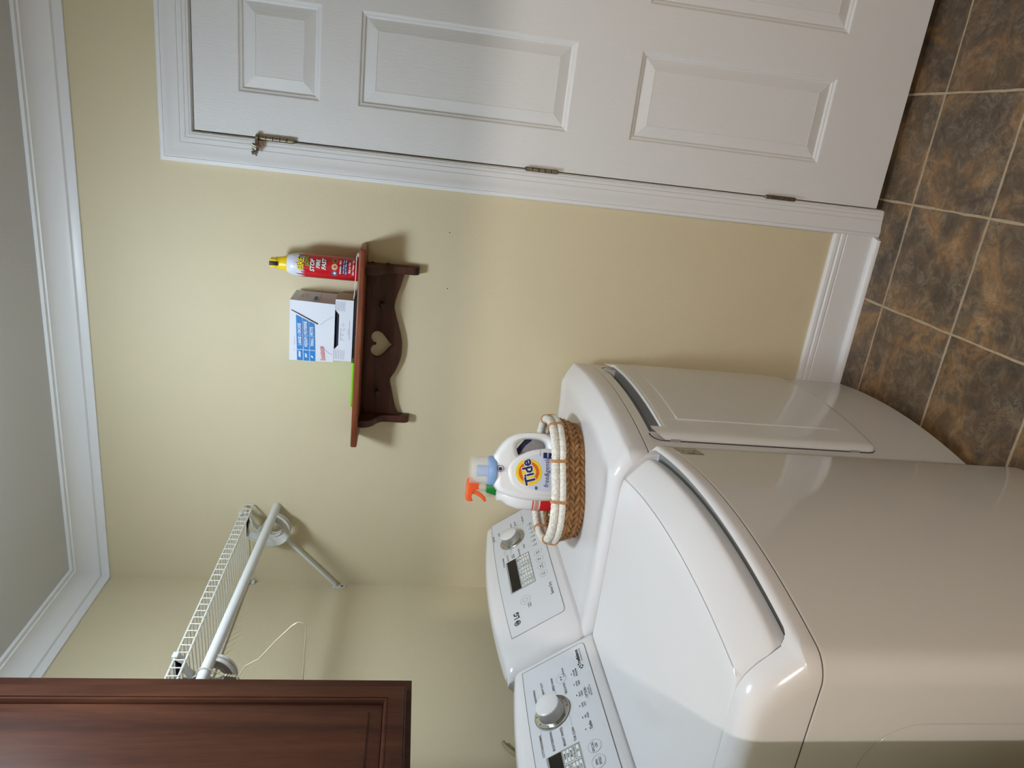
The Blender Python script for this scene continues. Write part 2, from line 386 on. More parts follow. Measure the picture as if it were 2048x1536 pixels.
for x0, x1 in cols:
    for z0, z1 in rows:
        bm = bmesh.new(); rs = [[(x0+d, y, z0+d), (x1-d, y, z0+d), (x1-d, y, z1-d), (x0+d, y, z1-d)] for d, y in PR]
        rings(bm, rs, False, True); rs = [[(x0+d, .035-y, z0+d), (x1-d, .035-y, z0+d), (x1-d, .035-y, z1-d), (x0+d, .035-y, z1-d)] for d, y in PR]
        rings(bm, rs, False, True)
        o = obj('panel', bm, DOORM, smooth=None); o.parent = door
def hinge(zc, stop=False):
    XH = 1.4455; hl = .0465
    bm = bmesh.new(); z = zc-hl
    for k in range(5):
        h = 2*hl/5; lathe(bm, [(.0045, z), (.0068, z+.0008), (.0068, z+h-.0012), (.0045, z+h-.0004)], (XH, -.0075, 0), 16); z += h
    h = obj('hinge', bm, STEEL, smooth=40); h.parent = door; h['label'] = 'brushed steel hinge knuckle'
    bm = bmesh.new(); lathe(bm, [(.0052, zc+hl), (.0056, zc+hl+.002), (.0035, zc+hl+.004)], (XH, -.0075, 0), 14); lathe(bm, [(.0035, zc-hl-.003), (.0052, zc-hl-.001), (.0052, zc-hl)], (XH, -.0075, 0), 14)
    p = obj('hinge_pin', bm, STEEL, smooth=40); p.parent = h
    return h
hinge(1.0955); hinge(.3505); h3 = hinge(1.8395)
# hinge pin door stop on the top hinge
bm = bmesh.new(); lathe(bm, [(.010, 1.886), (.0105, 1.887), (.0105, 1.892), (.009, 1.894)], (1.4455, -.0085, 0), 16)
tube(bm, catmull([(1.4455, -.012, 1.890), (1.436, -.022, 1.890), (1.424, -.030, 1.886), (1.412, -.034, 1.884)], 6), .0042, 8)
tube(bm, [(1.428, -.030, 1.899), (1.424, -.030, 1.888), (1.420, -.028, 1.878)], .0052, 8)
tube(bm, [(1.405, -.036, 1.899), (1.411, -.034, 1.884)], .005, 8); tube(bm, [(1.418, -.04, 1.896), (1.400, -.030, 1.888)], .0028, 8)
ds = props(obj('hinge_door_stop', bm, STEEL, smooth=50), 'bent steel hinge-pin stop clipped above the top door hinge', 'door stop')
bm = bmesh.new(); tube(bm, [(1.432, -.022, 1.884), (1.430, -.014, 1.876)], .006, 10); p = obj('rubber_tip', bm, mat('pink_rubber', srgb(206, 160, 140), .7), smooth=50); p.parent = ds; p['label'] = 'pinkish rubber tip'
# small marks on the wall
for k, (x, z) in enumerate(((1.24, 1.345), (1.072, 1.337))):
    o = obj('nail_hole', lathe(bmesh.new(), [(.0018, 0), (.0015, .0006)], (x, 0, z), 8, (Vector((1, 0, 0)), Vector((0, 0, 1)), Vector((0, -1, 0)))), DARK)
    o.parent = wb

# ------------------------------------------------------------------ ceiling lamp
dl = empty('ceiling_lamp', DOME, 'round white glass dome lamp on the ceiling above the machines', 'lamp')
bm = bmesh.new(); lathe(bm, [(.140, 2.45), (.140, 2.43), (.130, 2.425)], (DOME[0], DOME[1], 0), 40); part('base', bm, mat('lamp_metal', srgb(220, 220, 220), .4), dl)
bm = bmesh.new(); lathe(bm, [(.125, 2.425), (.124, 2.40), (.112, 2.372), (.08, 2.354), (.04, 2.345), (.002, 2.343)], (DOME[0], DOME[1], 0), 40)
part('glass_shade', bm, mat('lamp_glass', srgb(250, 250, 250), .3, emit=((.74, .88, 1, 1), 53)), dl)

# ------------------------------------------------------------------ appliances
Wd = .686
def outline_front(a, sag, b0, r):
    """front edge position (depth from the back) at distance a from the right side"""
    b = b0 + sag*(1-(2*a/Wd-1)**2)
    e = min(a, Wd-a)
    if e < r: b -= r-math.sqrt(max(0, r*r-(r-e)**2))
    return b
A_S = [0, .0008, .003, .0065, .011, .016, .022, .029, .037, .045] + [.045+(Wd-.09)*i/28 for i in range(1, 28)] + [Wd-q for q in (.045, .037, .029, .022, .016, .011, .0065, .003, .0008, 0)]
def machine(root, xb, yr, b0, sag, P, name, lidspec=None, notch=None):
    r = .032
    bf = lambda a, off=0: outline_front(a, sag, b0, r)-off
    pt = lambda a, b, z: Vector((xb+b, yr-a, z))
    # painted steel cabinet
    AB = sorted(A_S+([notch[0]-.0002, notch[0]+.0002, notch[1]-.0002, notch[1]+.0002] if notch else []))
    def zrings(R0, loop): return R0+([loop(notch[2]), loop(notch[2]+.0003, 0, True), loop(notch[3]-.0003, 0, True), loop(notch[3])] if notch else [])
    def loop(z, ins=0, cut=False):
        rec = lambda a: (notch[4] if notch and cut and notch[0] < a < notch[1] else 0)
        L = [pt(ins, .03, z)]; L += [pt(ins+a*(Wd-2*ins)/Wd, bf(a)-ins-rec(a), z) for a in AB]; L += [pt(Wd-ins, .03, z)]; return L
    bm = bmesh.new(); rings(bm, zrings([loop(.028, .004), loop(.032)], loop) + [loop(.8725), loop(.8745, .0014)], True, True)
    body = part('cabinet', bm, ENAM, root, 25)
    bm = bmesh.new(); rings(bm, [loop(.8725, .0016), loop(.8785, .0016)], False, False); part('seam_shade_strip', bm, mat('seam_shade', srgb(74, 66, 56), .8), root, 25)  # brown strip stands in for the shade inside the cover seam
    # feet
    for a in (.05, Wd-.05):
        for b in (.08, b0-.06):
            part('foot', lathe(bmesh.new(), [(.02, 0), (.022, .004), (.016, .012), (.016, .03)], tuple(pt(a, b, 0)), 16), DARK, root)
    # moulded top cover as a height field
    NB = 46; rside = .034
    def drop(e): return 0 if e >= rside else rside-math.sqrt(max(0, rside**2-(rside-e)**2))
    def gb(a):
        e3 = min(a-(lidspec[0]-.0022), (lidspec[1]+.0022)-a); rk = .022
        return lidspec[2]-.020+(rk-math.sqrt(max(0, rk*rk-(rk-e3)**2)) if 0 < e3 < rk else (rk if e3 <= 0 else 0))
    def height(a, b):
        e = min(a, Wd-a); d = bf(a)-b
        dd = d if e > .045 else outline_front(max(.045, min(Wd-.045, a)), sag, b0, r)-b
        h = P(max(0, dd if e > .04 else d*.5+dd*.5), e) - drop(e)*.85
        if lidspec:
            a0, a1, d0 = lidspec; g = .0022
            e3 = min(a-(a0-g), (a1+g)-a); rk = .024
            D = gb(a)
            if e3 > 0 and d > D: h = min(h, .890) if d < d0+.03 else .925
        return max(h, .8775)
    As = sorted(set(A_S + ([lidspec[0]-.0024, lidspec[0]-.0020, lidspec[1]+.0020, lidspec[1]+.0024]+[lidspec[0]+q for q in (.001, .004, .008, .013, .018)]+[lidspec[1]-q for q in (.001, .004, .008, .013, .018)] if lidspec else [])))
    bm = bmesh.new(); G = []
    for a in As:
        col = []; f = bf(a)
        ts = [0, .0015, .004, .007, .010, .0135, .017] + ([gb(a)-.0003, gb(a)+.0003] if lidspec else []) + [.0145, .019, .021, .0235, .026, .029, .032, .04, .05, .06, .07, .08, .09, .105] + [.105+(f-.105-.10)*i/20 for i in range(1, 21)]
        for t in sorted(ts): col.append(bm.verts.new(pt(a, f-t, height(a, f-t))))
        col.append(bm.verts.new(pt(a, .10, height(a, .10)))); G.append(col)
    for c0, c1 in zip(G[:-1], G[1:]):
        for k in range(len(c0)-1): bm.faces.new((c0[k], c0[k+1], c1[k+1], c1[k]))
    edge = [c[-1] for c in G[:1]]
    # skirt
    ring_top = [G[0][k] for k in range(len(G[0])-1, 0, -1)] + [c[0] for c in G] + [G[-1][k] for k in range(1, len(G[-1]))]
    low = [bm.verts.new((v.co.x, v.co.y, .8775)) for v in ring_top]
    for k in range(len(ring_top)-1): bm.faces.new((ring_top[k], ring_top[k+1], low[k+1], low[k]))
    bmesh.ops.remove_doubles(bm, verts=bm.verts, dist=2e-5)
    top = part('top_cover', bm, PLAST, root, 40)
    return pt, bf, body, top
def prof_interp(tab):
    def f(d):
        if d <= tab[0][0]: return tab[0][1]
        for (a, b), (c, e) in zip(tab[:-1], tab[1:]):
            if d <= c: return b+(e-b)*(d-a)/(c-a)
        return tab[-1][1]
    return f
LF = math.hypot(.115, .158)
DV = Vector((.115, 0, -.158))/LF; NV = Vector((.158, 0, .115))/LF
def console(root, xb, yr, plate_l, plate_r):
    """tilted rear control console; face plane through (xb+.10, 1.13) and (xb+.215, .972)"""
    n = 40; bm = bmesh.new(); rs = []
    for i in range(n+1):
        q = i/n; a = .004+(Wd-.008)*(.5-.5*math.cos(math.pi*q))
        arch = 1-(2*a/Wd-1)**2; e = Wd-a; e2 = a
        rec = 0
        if e < .055: rec = .055-math.sqrt(max(0, .055**2-(.055-e)**2))
        if e2 < .012: rec = .012-math.sqrt(max(0, .012**2-(.012-e2)**2))
        t0 = -.029*arch+.004; o = Vector((xb+.10, yr-a, 1.13))
        topf = o+DV*t0; bot = o+DV*.203
        sh = lambda v, k=1.0: Vector((max(v.x-rec*k, xb+.02), v.y, v.z-rec*(1-k)*.5))
        rs.append([sh(Vector((xb+.02, yr-a, .93)), 0), Vector((xb+.02, yr-a, topf.z-.018-rec*.3)), sh(Vector((xb+.045, yr-a, topf.z+.002)), .2), sh(topf-Vector((.016, 0, -.004))), sh(topf-Vector((.006, 0, -.0025))), sh(topf+DV*.004),
                   sh(topf+DV*.012), sh(o+DV*.10), sh(bot), sh(bot+Vector((.001, 0, -.006))), sh(Vector((bot.x-.002, yr-a, .945)))])
    rings(bm, rs, True, True); con = part('console', bm, PLAST, root, 32)
    org = Vector((xb+.10, yr, 1.13))
    f = lambda u, v: (org+Vector((0, u, 0))-DV*v+NV*.0012, NV)   # u along +y, v up the face
    M = Matrix(((0, -DV.x, NV.x, org.x), (1, 0, 0, org.y), (0, -DV.z, NV.z, org.z), (0, 0, 0, 1)))
    # faceplate with an arched top edge
    out = rrect(plate_l, plate_r, -.1835, -.060, .012, 5)
    pts = [p for p in out if p[1] < -.12]
    tops = [(plate_r+(plate_l-plate_r)*i/16, -.0195+.011*(1-((i/16-.45)/.55)**2)) for i in range(17)]
    def order(pts, tops):
        left = [p for p in out if p[0] < (plate_l+plate_r)/2 and p[1] < -.12]; right = [p for p in out if p[0] >= (plate_l+plate_r)/2 and p[1] < -.12]
        return tops+left+right
    poly = order(pts, tops)
    b2 = curve_mesh([poly], .0009, 0); bmesh.ops.transform(b2, matrix=M@Matrix.Translation((0, 0, .0003)), verts=b2.verts)
    plate = part('control_panel', b2, PANELP, root, None)
    pr = Print(lambda u, v: (f(u, v)[0]-NV*.0002, NV)); pr.path(poly, .0011); pr.done('panel_seam', INK, root)
    return f, M, con, plate
def knob(root, f, u, v):
    c, n = f(u, v); ax = (Vector((0, 1, 0)), -DV, NV)
    k = part('knob', lathe(bmesh.new(), [(.0420, 0), (.0425, .002), (.0415, .0035), (.034, .0045)], tuple(c), 48, ax), CHROME, root, 40, 'chrome dial ring')
    bm = bmesh.new(); lathe(bm, [(.0325, .003), (.0315, .006), (.0295, .009), (.0280, .0265)], tuple(c), 48, ax); d = part('dial', bm, mat('dial_side', srgb(168, 166, 160), .33, metal=.75), root, 40); put(d, k)
    bm = bmesh.new(); lathe(bm, [(.0281, .0262), (.0277, .0285), (.0262, .0297), (.001, .0302)], tuple(c), 48, ax); d = part('dial_cap', bm, PLAST, root, 40); put(d, k)
    p = Print(lambda a, b: (c+Vector((0, a, 0))-DV*b+NV*.0046, NV), .0002)
    for q in range(10):
        t = math.radians(36*q+12); p.line((.0345*math.cos(t), .0345*math.sin(t)), (.0395*math.cos(t), .0395*math.sin(t)), .0011)
    d = p.done('dial_marks', INK, root); put(d, k)
    p = Print(f, .0003); p.ring(u, v, .0438, .0011, 48); p.done('dial_outline', INK, root)
def display(root, f, u0, u1, v0, v1, labels, cols=4):
    """u0<u1, v0<v1 (v up the face): black window above a grid of option labels"""
    c = f((u0+u1)/2, (v0+v1)/2)[0]
    p = Print(f, .0003); p.rect(u0, u1, v0, v1); g = p.done('display_frame', GREYP, root, 'grey display surround')
    p = Print(f, .0007); p.rect(u0+.004, u1-.002, v1-.035, v1-.005); w_ = p.done('display_window', LCD, root, 'black display window')
    cw = (u1-u0-.006)/cols; ch = (v1-.038-(v0+.003))/5
    p = Print(f, .0006); q = Print(f, .0009)
    for i in range(cols):
        for j in range(5):
            a0, a1 = u0+.003+i*cw+.0013, u0+.003+(i+1)*cw-.0013; b0, b1 = v0+.003+j*ch+.0009, v0+.003+(j+1)*ch-.0009
            p.poly(rrect(a0, a1, b0, b1, .0018, 2))
            q.text(labels[(i*5+j) % len(labels)], (a0+a1)/2+.003, (b0+b1)/2, .0056, bold=.02, sx=.8); q.rect(a0+.0025, a0+.0045, (b0+b1)/2-.0014, (b0+b1)/2+.0014)
    p.done('option_cells', mat('cell_white', srgb(226, 228, 226), .4), root); q.done('option_lettering', BLACK, root)

# --- dryer
XBD, YRD = .158, -.030
dry = empty('clothes_dryer', (XBD+.37, YRD-Wd/2, 0), 'white electric clothes dryer with front door, beside the back wall', 'dryer')
Pd = prof_interp([(0, .905), (.0005, .918), (.002, .924), (.006, .929), (.015, .9345), (.030, .943), (.045, .950), (.06, .9535), (.08, .954), (.105, .952), (.12, .9505), (9, .9505)])
def PD(d, e):
    h = Pd(d)
    if e < .075: h = max(h, Pd(d)+.004*math.sin(math.pi*min(1, e/.075))) if d > .06 else h
    return h
ptd, bfd, body_d, top_d = machine(dry, XBD, YRD, .722, .033, PD, 'dryer', None, (.112, .574, .8150, .8500, .032))
def front_pt(xb, yr, bf, y, z, out=0):
    a = yr-y; return Vector((xb+bf(a)+out, y, z))
def front_print(xb, yr, bf):
    def f(u, v):
        a = yr-u; d = (bf(min(a+.004, Wd))-bf(a-.004))/.008; n = Vector((1, d, 0)).normalized()
        return Vector((xb+bf(a), u, v)), n
    return f
# door: bowed slab, tapered lower corners, scooped grip along the top edge
def dry_door():
    bm = bmesh.new(); NY = 44; NZ = 40; yL, yR_ = -.6405, -.1055; zb, zt = .262, .8505
    hw = (yR_-yL)/2; yc = (yL+yR_)/2
    def zlow(y):
        e = hw-abs(y-yc); return zb+(.020-math.sqrt(max(0, .020**2-(.020-e)**2)) if e < .020 else 0)
    def ztop(y):
        e = hw-abs(y-yc); r = .030; return zt-(r-math.sqrt(max(0, r*r-(r-e)**2)) if e < r else 0)
    def depth(y, z):
        e = min(hw-abs(y-yc), z-zlow(y)); r = .015; d = .016
        k = 0 if e >= r else (r-math.sqrt(max(0, r*r-(r-e)**2)))
        d -= k*.95
        # grip scoop
        if z > .822 and abs(y-yc) < hw-.036:
            d = .016
        elif z > .812 and abs(y-yc) < hw-.036: d = min(d, .016-(z-.812)/.010*.002)
        # raised centre field
        if .33 < z < .770 and yL+.075 < y < yR_-.02: d += .0022
        return d
    ys = sorted(set([yL+(yR_-yL)*(.5-.5*math.cos(math.pi*i/NY)) for i in range(NY+1)]+[yc-hw+.0358, yc-hw+.0362, yc+hw-.0358, yc+hw-.0362, yL+.0745, yL+.0765, yR_-.0205, yR_-.0185]))
    zn = [0, .004, .01, .02, .035]
    G = []
    for y in ys:
        a, b = zlow(y), ztop(y); zz = sorted(set([a, a+.0008, a+.003, a+.007, a+.012, a+.018]+[.31, .3285, .3315, .4, .5, .6, .7, .7685, .7715, .80, .8115, .815, .818, .8215, .8222]+[min(b-.0001, v) for v in (.830,)]+[b]))
        zz = [a, a+.0008, a+.003, a+.007, a+.012, a+.018, .31, .3285, .3315, .4, .5, .6, .7, .7685, .7715, .80, .8100, .8118, .815, .818, .8215, .8222, .8222+(b-.8222)*.5, b]
        if abs(y-yc) < hw-.036:
            zz[-3:] = [.8222, .8222, .8150]; dz = [depth(y, z) for z in zz]; dz[-4] = .015; dz[-3] = .014; dz[-2] = .008; dz[-1] = .006
        else: dz = [depth(y, z) for z in zz]
        col = [bm.verts.new(front_pt(XBD, YRD, bfd, y, z, q)) for z, q in zip(zz, dz)]; G.append(col)
    for c0, c1 in zip(G[:-1], G[1:]):
        for k in range(len(c0)-1): bm.faces.new((c0[k], c1[k], c1[k+1], c0[k+1]))
    return bm
dd = part('door', dry_door(), ENAM, dry, 32)
# dark shadow gap round the door and inner grip pocket
p = Print(front_print(XBD, YRD, bfd), .0004)
pth = rrect(-.6425, -.1035, .2600, .8525, .028, 6); p.path(pth, .0035); g = p.done('door_gap', DARK, dry); put(g, dd)
bm = bmesh.new(); rs = [[], [], []]
for i in range(25):
    a = .1125+.461*i/24; rs[0].append(ptd(a, bfd(a)-.0010, .8155)); rs[1].append(ptd(a, bfd(a)-.0310, .8160)); rs[2].append(ptd(a, bfd(a)-.0310, .8495))
rings(bm, rs, False, False, False); g = part('grip_pocket', bm, mat('grip_shade_grey', srgb(150, 153, 156), .35), dry); put(g, dd)  # recess shade is put into the pocket's grey
for z in (.795, .325):
    g = part('door_hinge', B(XBD+bfd(.61)-.002, XBD+bfd(.61)+.004, -.6445, -.641, z-.012, z+.012), GREYP, dry); put(g, dd)
p = Print(lambda u, v: (front_print(XBD, YRD, bfd)(u, v)[0]+Vector((.0182, 0, 0)), front_print(XBD, YRD, bfd)(u, v)[1]), .0004)
P_ = [(-.125, .7705), (-.54, .7705), (-.5455, .768), (-.547, .762)]
for i in range(12): p.line((-.125-.415*i/12, .7705), (-.125-.415*(i+1)/12, .7705), .0010)
p.path(P_[1:], .0010, False); g = p.done('door_crease', GREYL, dry); put(g, dd)
fd, Md, con_d, plate_d = console(dry, XBD, YRD, -.570, .0015)
knob(dry, fd, -.1385, -.079)
YU = lambda y: y-YRD
opt = ['VERY DRY', 'MORE DRY', 'NORMAL', 'LESS DRY', 'DAMP DRY', 'HIGH', 'MEDIUM', 'MID LOW', 'LOW', 'OFF']
display(dry, fd, YU(-.4245), YU(-.2705), -.1238, -.0412, ['DELICATES', 'MORE', '60 MIN', 'HIGH', 'VERY DRY', 'ON', 'LESS', '50', 'MED', 'NORMAL'])
def button(root, f, u, v, r, ry=None, inner=0):
    q = Print(f, .0002); q.disc(u, v, r, 32, ry=ry); b_ = q.done('button', PANELP, root)
    q = Print(f, .0005); q.ring(u, v, r, .0008, 32, ry=ry)
    if inner: q.ring(u, v, inner, .0012)
    d = q.done('button_outline', GREYL, root); put(d, b_)
for y, t in ((-.3008, .1515), (-.3355, .1515), (-.3715, .1515), (-.409, .1515)): button(dry, fd, YU(y), -t, .0145, .0125)
button(dry, fd, YU(-.1003), -.117, .0125); button(dry, fd, YU(-.478), -.080, .0175, .0155, .0075)
p = Print(fd, .0004)
for q in (-.088, -.152): pass
p.line((YU(-.225), -.044), (YU(-.205), -.044), .0006); p.line((YU(-.245), -.062), (YU(-.212), -.066), .0006)
for y0, t0, y1, t1 in ((-.232, .044, -.196, .055), (-.238, .066, -.212, .071), (-.238, .088, -.212, .090), (-.232, .111, -.200, .106), (-.146, .036, -.128, .020), (-.118, .056, -.106, .053), (-.122, .100, -.106, .108)): p.line((YU(y0), -t0), (YU(y1), -t1), .0006)
p.done('indicator_marks', GREYL, dry)
p = Print(fd, .0005); sz = .0072
for s_, y, t, al in (('COTTON/NORMAL', -.262, .036, 'CENTER'), ('HEAVY DUTY', -.250, .052, 'CENTER'), ('BULKY/\nBEDDING', -.254, .070, 'CENTER'), ('ANTI BACTERIAL', -.2525, .0930, 'CENTER'), ('TOWELS', -.235, .1130, 'CENTER'),
                    ('PERM. PRESS', -.128, .0165, 'LEFT'), ('AIR DRY', -.113, .0375, 'LEFT'), ('TIME\nDRY', -.106, .0600, 'LEFT'), ('DELICATES', -.104, .0850, 'LEFT'), ('SPEED DRY', -.104, .1000, 'LEFT'),
                    ('START/PAUSE', -.0865, .1290, 'CENTER'), ('MORE\nTIME', -.3008, .1515, 'CENTER'), ('TIME\nDRY', -.3355, .1515, 'CENTER'), ('TEMP.\nCONTROL', -.3715, .1515, 'CENTER'), ('DRY\nLEVEL', -.409, .1515, 'CENTER'), ('POWER\nON/OFF', -.507, .090, 'CENTER')):
    p.text(s_, YU(y), -t, sz if '\n' not in s_ else sz*.85, al, bold=.01, sx=.8)
for k in range(6): p.rect(YU(-.136-.024*k)-.0022, YU(-.136-.024*k)+.0022, -.1432, -.1412)
for k, s_ in enumerate(('WRINKLE\nCARE', 'DAMP DRY\nSIGNAL', 'RACK\nDRY', 'LESS\nTIME', 'MORE\nTIME', 'CHILD\nLOCK')): p.text(s_, YU(-.136-.024*k), -.1515, .005, bold=.01, sx=.8)
p.text('Sensor Dry', YU(-.4865), -.1625, .0135, bold=.012, sx=.85)
p.done('control_lettering', INK, dry)
p = Print(fd, .0006); p.text('LG', YU(-.5235), -.0455, .0225, bold=.035, sx=.95); p.disc(YU(-.5535), -.0440, .0098, 26)
p.done('maker_logo', BLACK, dry)
p = Print(fd, .0009); p.ring(YU(-.5535), -.0440, .0068, .0012, 20, 20, 290); p.line((YU(-.5535), -.039), (YU(-.5535), -.049), .0012); p.line((YU(-.5535), -.049), (YU(-.5500), -.049), .0012); p.disc(YU(-.5565), -.041, .0012, 8)
p.done('logo_face', PLAST, dry)

# --- washer
XBW, YRW = .213, -.770
wsh = empty('washing_machine', (XBW+.37, YRW-Wd/2, 0), 'white top-loading washing machine in front, its lid closed and empty', 'washer')
LA0, LA1, LD0 = .022, .636, .028
Pw_s = prof_interp([(0, .893), (.0008, .898), (.003, .902), (.007, .9055), (.013, .910), (.020, .9165), (.028, .924), (.038, .934), (.05, .945), (.062, .9535), (.073, .9595), (.085, .9635), (.10, .9655), (9, .9665)])
ptw, bfw, body_w, top_w = machine(wsh, XBW, YRW, .727, .043, lambda d, e: Pw_s(d), 'washer', (LA0, LA1, LD0))
def lid_mesh():
    bm = bmesh.new(); G = []; rc = .026
    Pl = prof_interp([(0, .912), (.0006, .9175), (.003, .9215), (.008, .9270), (.016, .9345), (.026, .9432), (.036, .9512), (.046, .9588), (.0505, .9615), (.052, .9622), (.0535, .9628), (.056, .9632), (.07, .9645), (9, .9655)])
    aa = [0, .0006, .002, .004, .008, .014, .020, .026] ; n = 26
    As = [LA0+q for q in aa]+[LA0+.026+(LA1-LA0-.052)*i/n for i in range(1, n)]+[LA1-q for q in aa[::-1]]
    for a in As:
        e = min(a-LA0, LA1-a); f = outline_front(max(.04, min(Wd-.04, a)), .043, .727, .032)-LD0
        if e < rc: f -= rc-math.sqrt(max(0, rc*rc-(rc-e)**2))
        ed = 0.0035-math.sqrt(max(0, .0035**2-(.0035-e)**2)) if e < .0035 else 0
        ts = [0, .0006, .003, .008, .016, .026, .036, .046, .0505, .052, .0535, .056, .07, .10]+[.10+(f-.10-.234)*i/10 for i in range(1, 11)]
        col = [bm.verts.new(ptw(a, f-t, Pl(t)-ed-.0004)) for t in ts]
        G.append((bm.verts.new(ptw(a, f-.004, .894)), col, bm.verts.new(ptw(a, .234, .92))))
    for (l0, c0, b0), (l1, c1, b1) in zip(G[:-1], G[1:]):
        bm.faces.new((l0, l1, c1[0], c0[0])); bm.faces.new((c0[-1], c1[-1], b1, b0))
        for k in range(len(c0)-1): bm.faces.new((c0[k], c1[k], c1[k+1], c0[k+1]))
    for l, c_, b in (G[0], G[-1]): bm.faces.new([l]+c_+[b])
    return bm
lid = part('lid', lid_mesh(), PLAST, wsh, 28)
def lid_f(u, v):
    return ptw(u, outline_front(max(.04, min(Wd-.04, u)), .043, .727, .032)-LD0-v, .9622), Vector((0, 0, 1))
p = Print(lid_f, .0005)
for i in range(40): p.line((LA0+.006+(LA1-LA0-.012)*i/40, .0520), (LA0+.006+(LA1-LA0-.012)*(i+1)/40, .0520), .0009)
d = p.done('lid_crease', GREYL, wsh, None, 'stuff'); put(d, lid)
# grey groove lining
bm = bmesh.new(); rs = [[], []]
for i in range(31):
    a = LA0+.004+(LA1-LA0-.008)*i/30
    f = bfw(a); rs[0].append(ptw(a, f-.0108, .8915)); rs[1].append(ptw(a, f-.040, .8915))
rings(bm, rs, False, False, False); part('grip_groove', bm, mat('groove_grey', srgb(120, 122, 120), .5), wsh)
fwp, Mw, con_w, plate_w = console(wsh, XBW, YRW, -.640, -.018)
YW = lambda y: y-YRW
knob(wsh, fwp, YW(-.9405), -.0700)
display(wsh, fwp, YW(-1.198), YW(-1.0435), -.1135, -.0345, ['MAX', 'EXTRA HIGH', 'HOT', 'ON', 'EXTRA HIGH', 'MEDIUM', 'HIGH', 'WARM', 'NORMAL', 'HIGH', 'LOW', 'MED'])
p = Print(fwp, .0004)
for y, t, r in ((-1.0715, .1428, .0150), (-1.1085, .1428, .0150), (-1.146, .1428, .015), (-1.184, .1428, .015), (-.8620, .1080, .0128)): button(wsh, fwp, YW(y), -t, r)
for y0, t0, y1, t1 in ((-.897, .045, -.905, .042), (-.880, .0630, -.901, .0630), (-.881, .0860, -.8965, .0880), (-.906, .113, -.910, .107), (-.970, .0335, -.979, .0355), (-.975, .0560, -.984, .0560), (-.978, .0800, -.9865, .082), (-.962, .1065, -.998, .1065)): p.line((YW(y0), -t0), (YW(y1), -t1), .0006)
p.done('indicator_marks', GREYL, wsh)
p = Print(fwp, .0005)
for s_, y, t, al, z_ in (('COTTON/NORMAL', -1.010, .0312, 'CENTER', .0078), ('BULKY/BEDDING', -1.0110, .0560, 'CENTER', .0078), ('BRIGHT WHITES', -1.0130, .0815, 'CENTER', .0078), ('TUB CLEAN', -1.0200, .1068, 'CENTER', .0078),
                    ('PERM. PRESS/WRINKLE', -.8830, .0370, 'CENTER', .0066), ('HEAVY DUTY', -.8630, .0583, 'CENTER', .0072), ('SPEED WASH', -.8665, .0850, 'CENTER', .0078), ('DELICATES', -.8945, .1118, 'CENTER', .0076),
                    ('START/PAUSE', -.848, .1165, 'CENTER', .0055), ('SPECIAL\nUSE', -1.0715, .1428, 'CENTER', .0078), ('SPIN\nSPEED', -1.1085, .1428, 'CENTER', .0078), ('WASH/\nRINSE', -1.146, .1428, 'CENTER', .0078), ('SOIL\nLEVEL', -1.184, .1428, 'CENTER', .0078), ('- OPTION -', -.934, .1560, 'CENTER', .0088), ('HOLD 3 SEC.\nFOR CHILD LOCK', -.933, .1655, 'CENTER', .0046)):
    p.text(s_, YW(y), -t, z_, al, bold=.012, sx=.86)
for k, y in enumerate((-.8663, -.8985, -.930, -.961, -.9925, -1.0244)): p.rect(YW(y)-.0022, YW(y)+.0022, -.1350, -.1330)
for k, s_ in enumerate(('CUSTOM\nPROGRAM', 'EXTRA\nRINSE', 'DELAY\nWASH', 'SOAK\nONLY', 'PRE\nWASH')): p.text(s_, YW((-.8663, -.8985, -.930, -.961, -.9925)[k]), -.1440, .0058, bold=.012, sx=.85)
p.text('Turbo', YW(-1.0200), -.1470, .0095, bold=.03, shear=.3, sx=.9)
p.done('control_lettering', INK, wsh)
p = Print(fwp, .0006); p.text('TrueBalance', YW(-.8270), -.1600, .0115, bold=.03, sx=.86); p.text('ANTI-VIBRATION SYSTEM', YW(-.8230), -.1685, .0036, bold=.01)
for k in range(3): p.ring(YW(-.8585), -.1625, .0042, .0028, 6, 120*k+15, 120*k+105)
p.poly([(YW(-.8640), -.1085), (YW(-.8640), -.1035), (YW(-.8605), -.106)]) if False else None
p.rect(YW(-.8600), YW(-.8588), -.1100, -.1050); p.rect(YW(-.8580), YW(-.8568), -.1100, -.1050); p.poly([(YW(-.8675), -.1100), (YW(-.8625), -.1075), (YW(-.8675), -.1050)])
p.done('maker_logo', BLACK, wsh)
# efficiency sticker on the washer front
fwf = front_print(XBW, YRW, bfw)
p = Print(fwf, .0004); p.rect(-.8565, -.8035, .8185, .8675, 4, 1); st = p.done('efficiency_sticker', mat('sticker', srgb(186, 180, 160), .4), wsh, 'small rectangular sticker with a dark logo')
p = Print(fwf, .0007); p.path([(-.8555, .8195), (-.8045, .8195), (-.8045, .8665), (-.8555, .8665)], .0010); p.ring(-.8310, .8430, .0098, .0022, 26, 40, 330, ry=.0125); p.line((-.831, .8425), (-.822, .8425), .0018)
p.rect(-.852, -.848, .833, .853); p.line((-.853, .8600), (-.812, .8600), .001); p.line((-.853, .8255), (-.812, .8255), .001)
d = p.done('sticker_print', mat('olive_ink', srgb(84, 80, 56), .6), wsh); put(d, st)
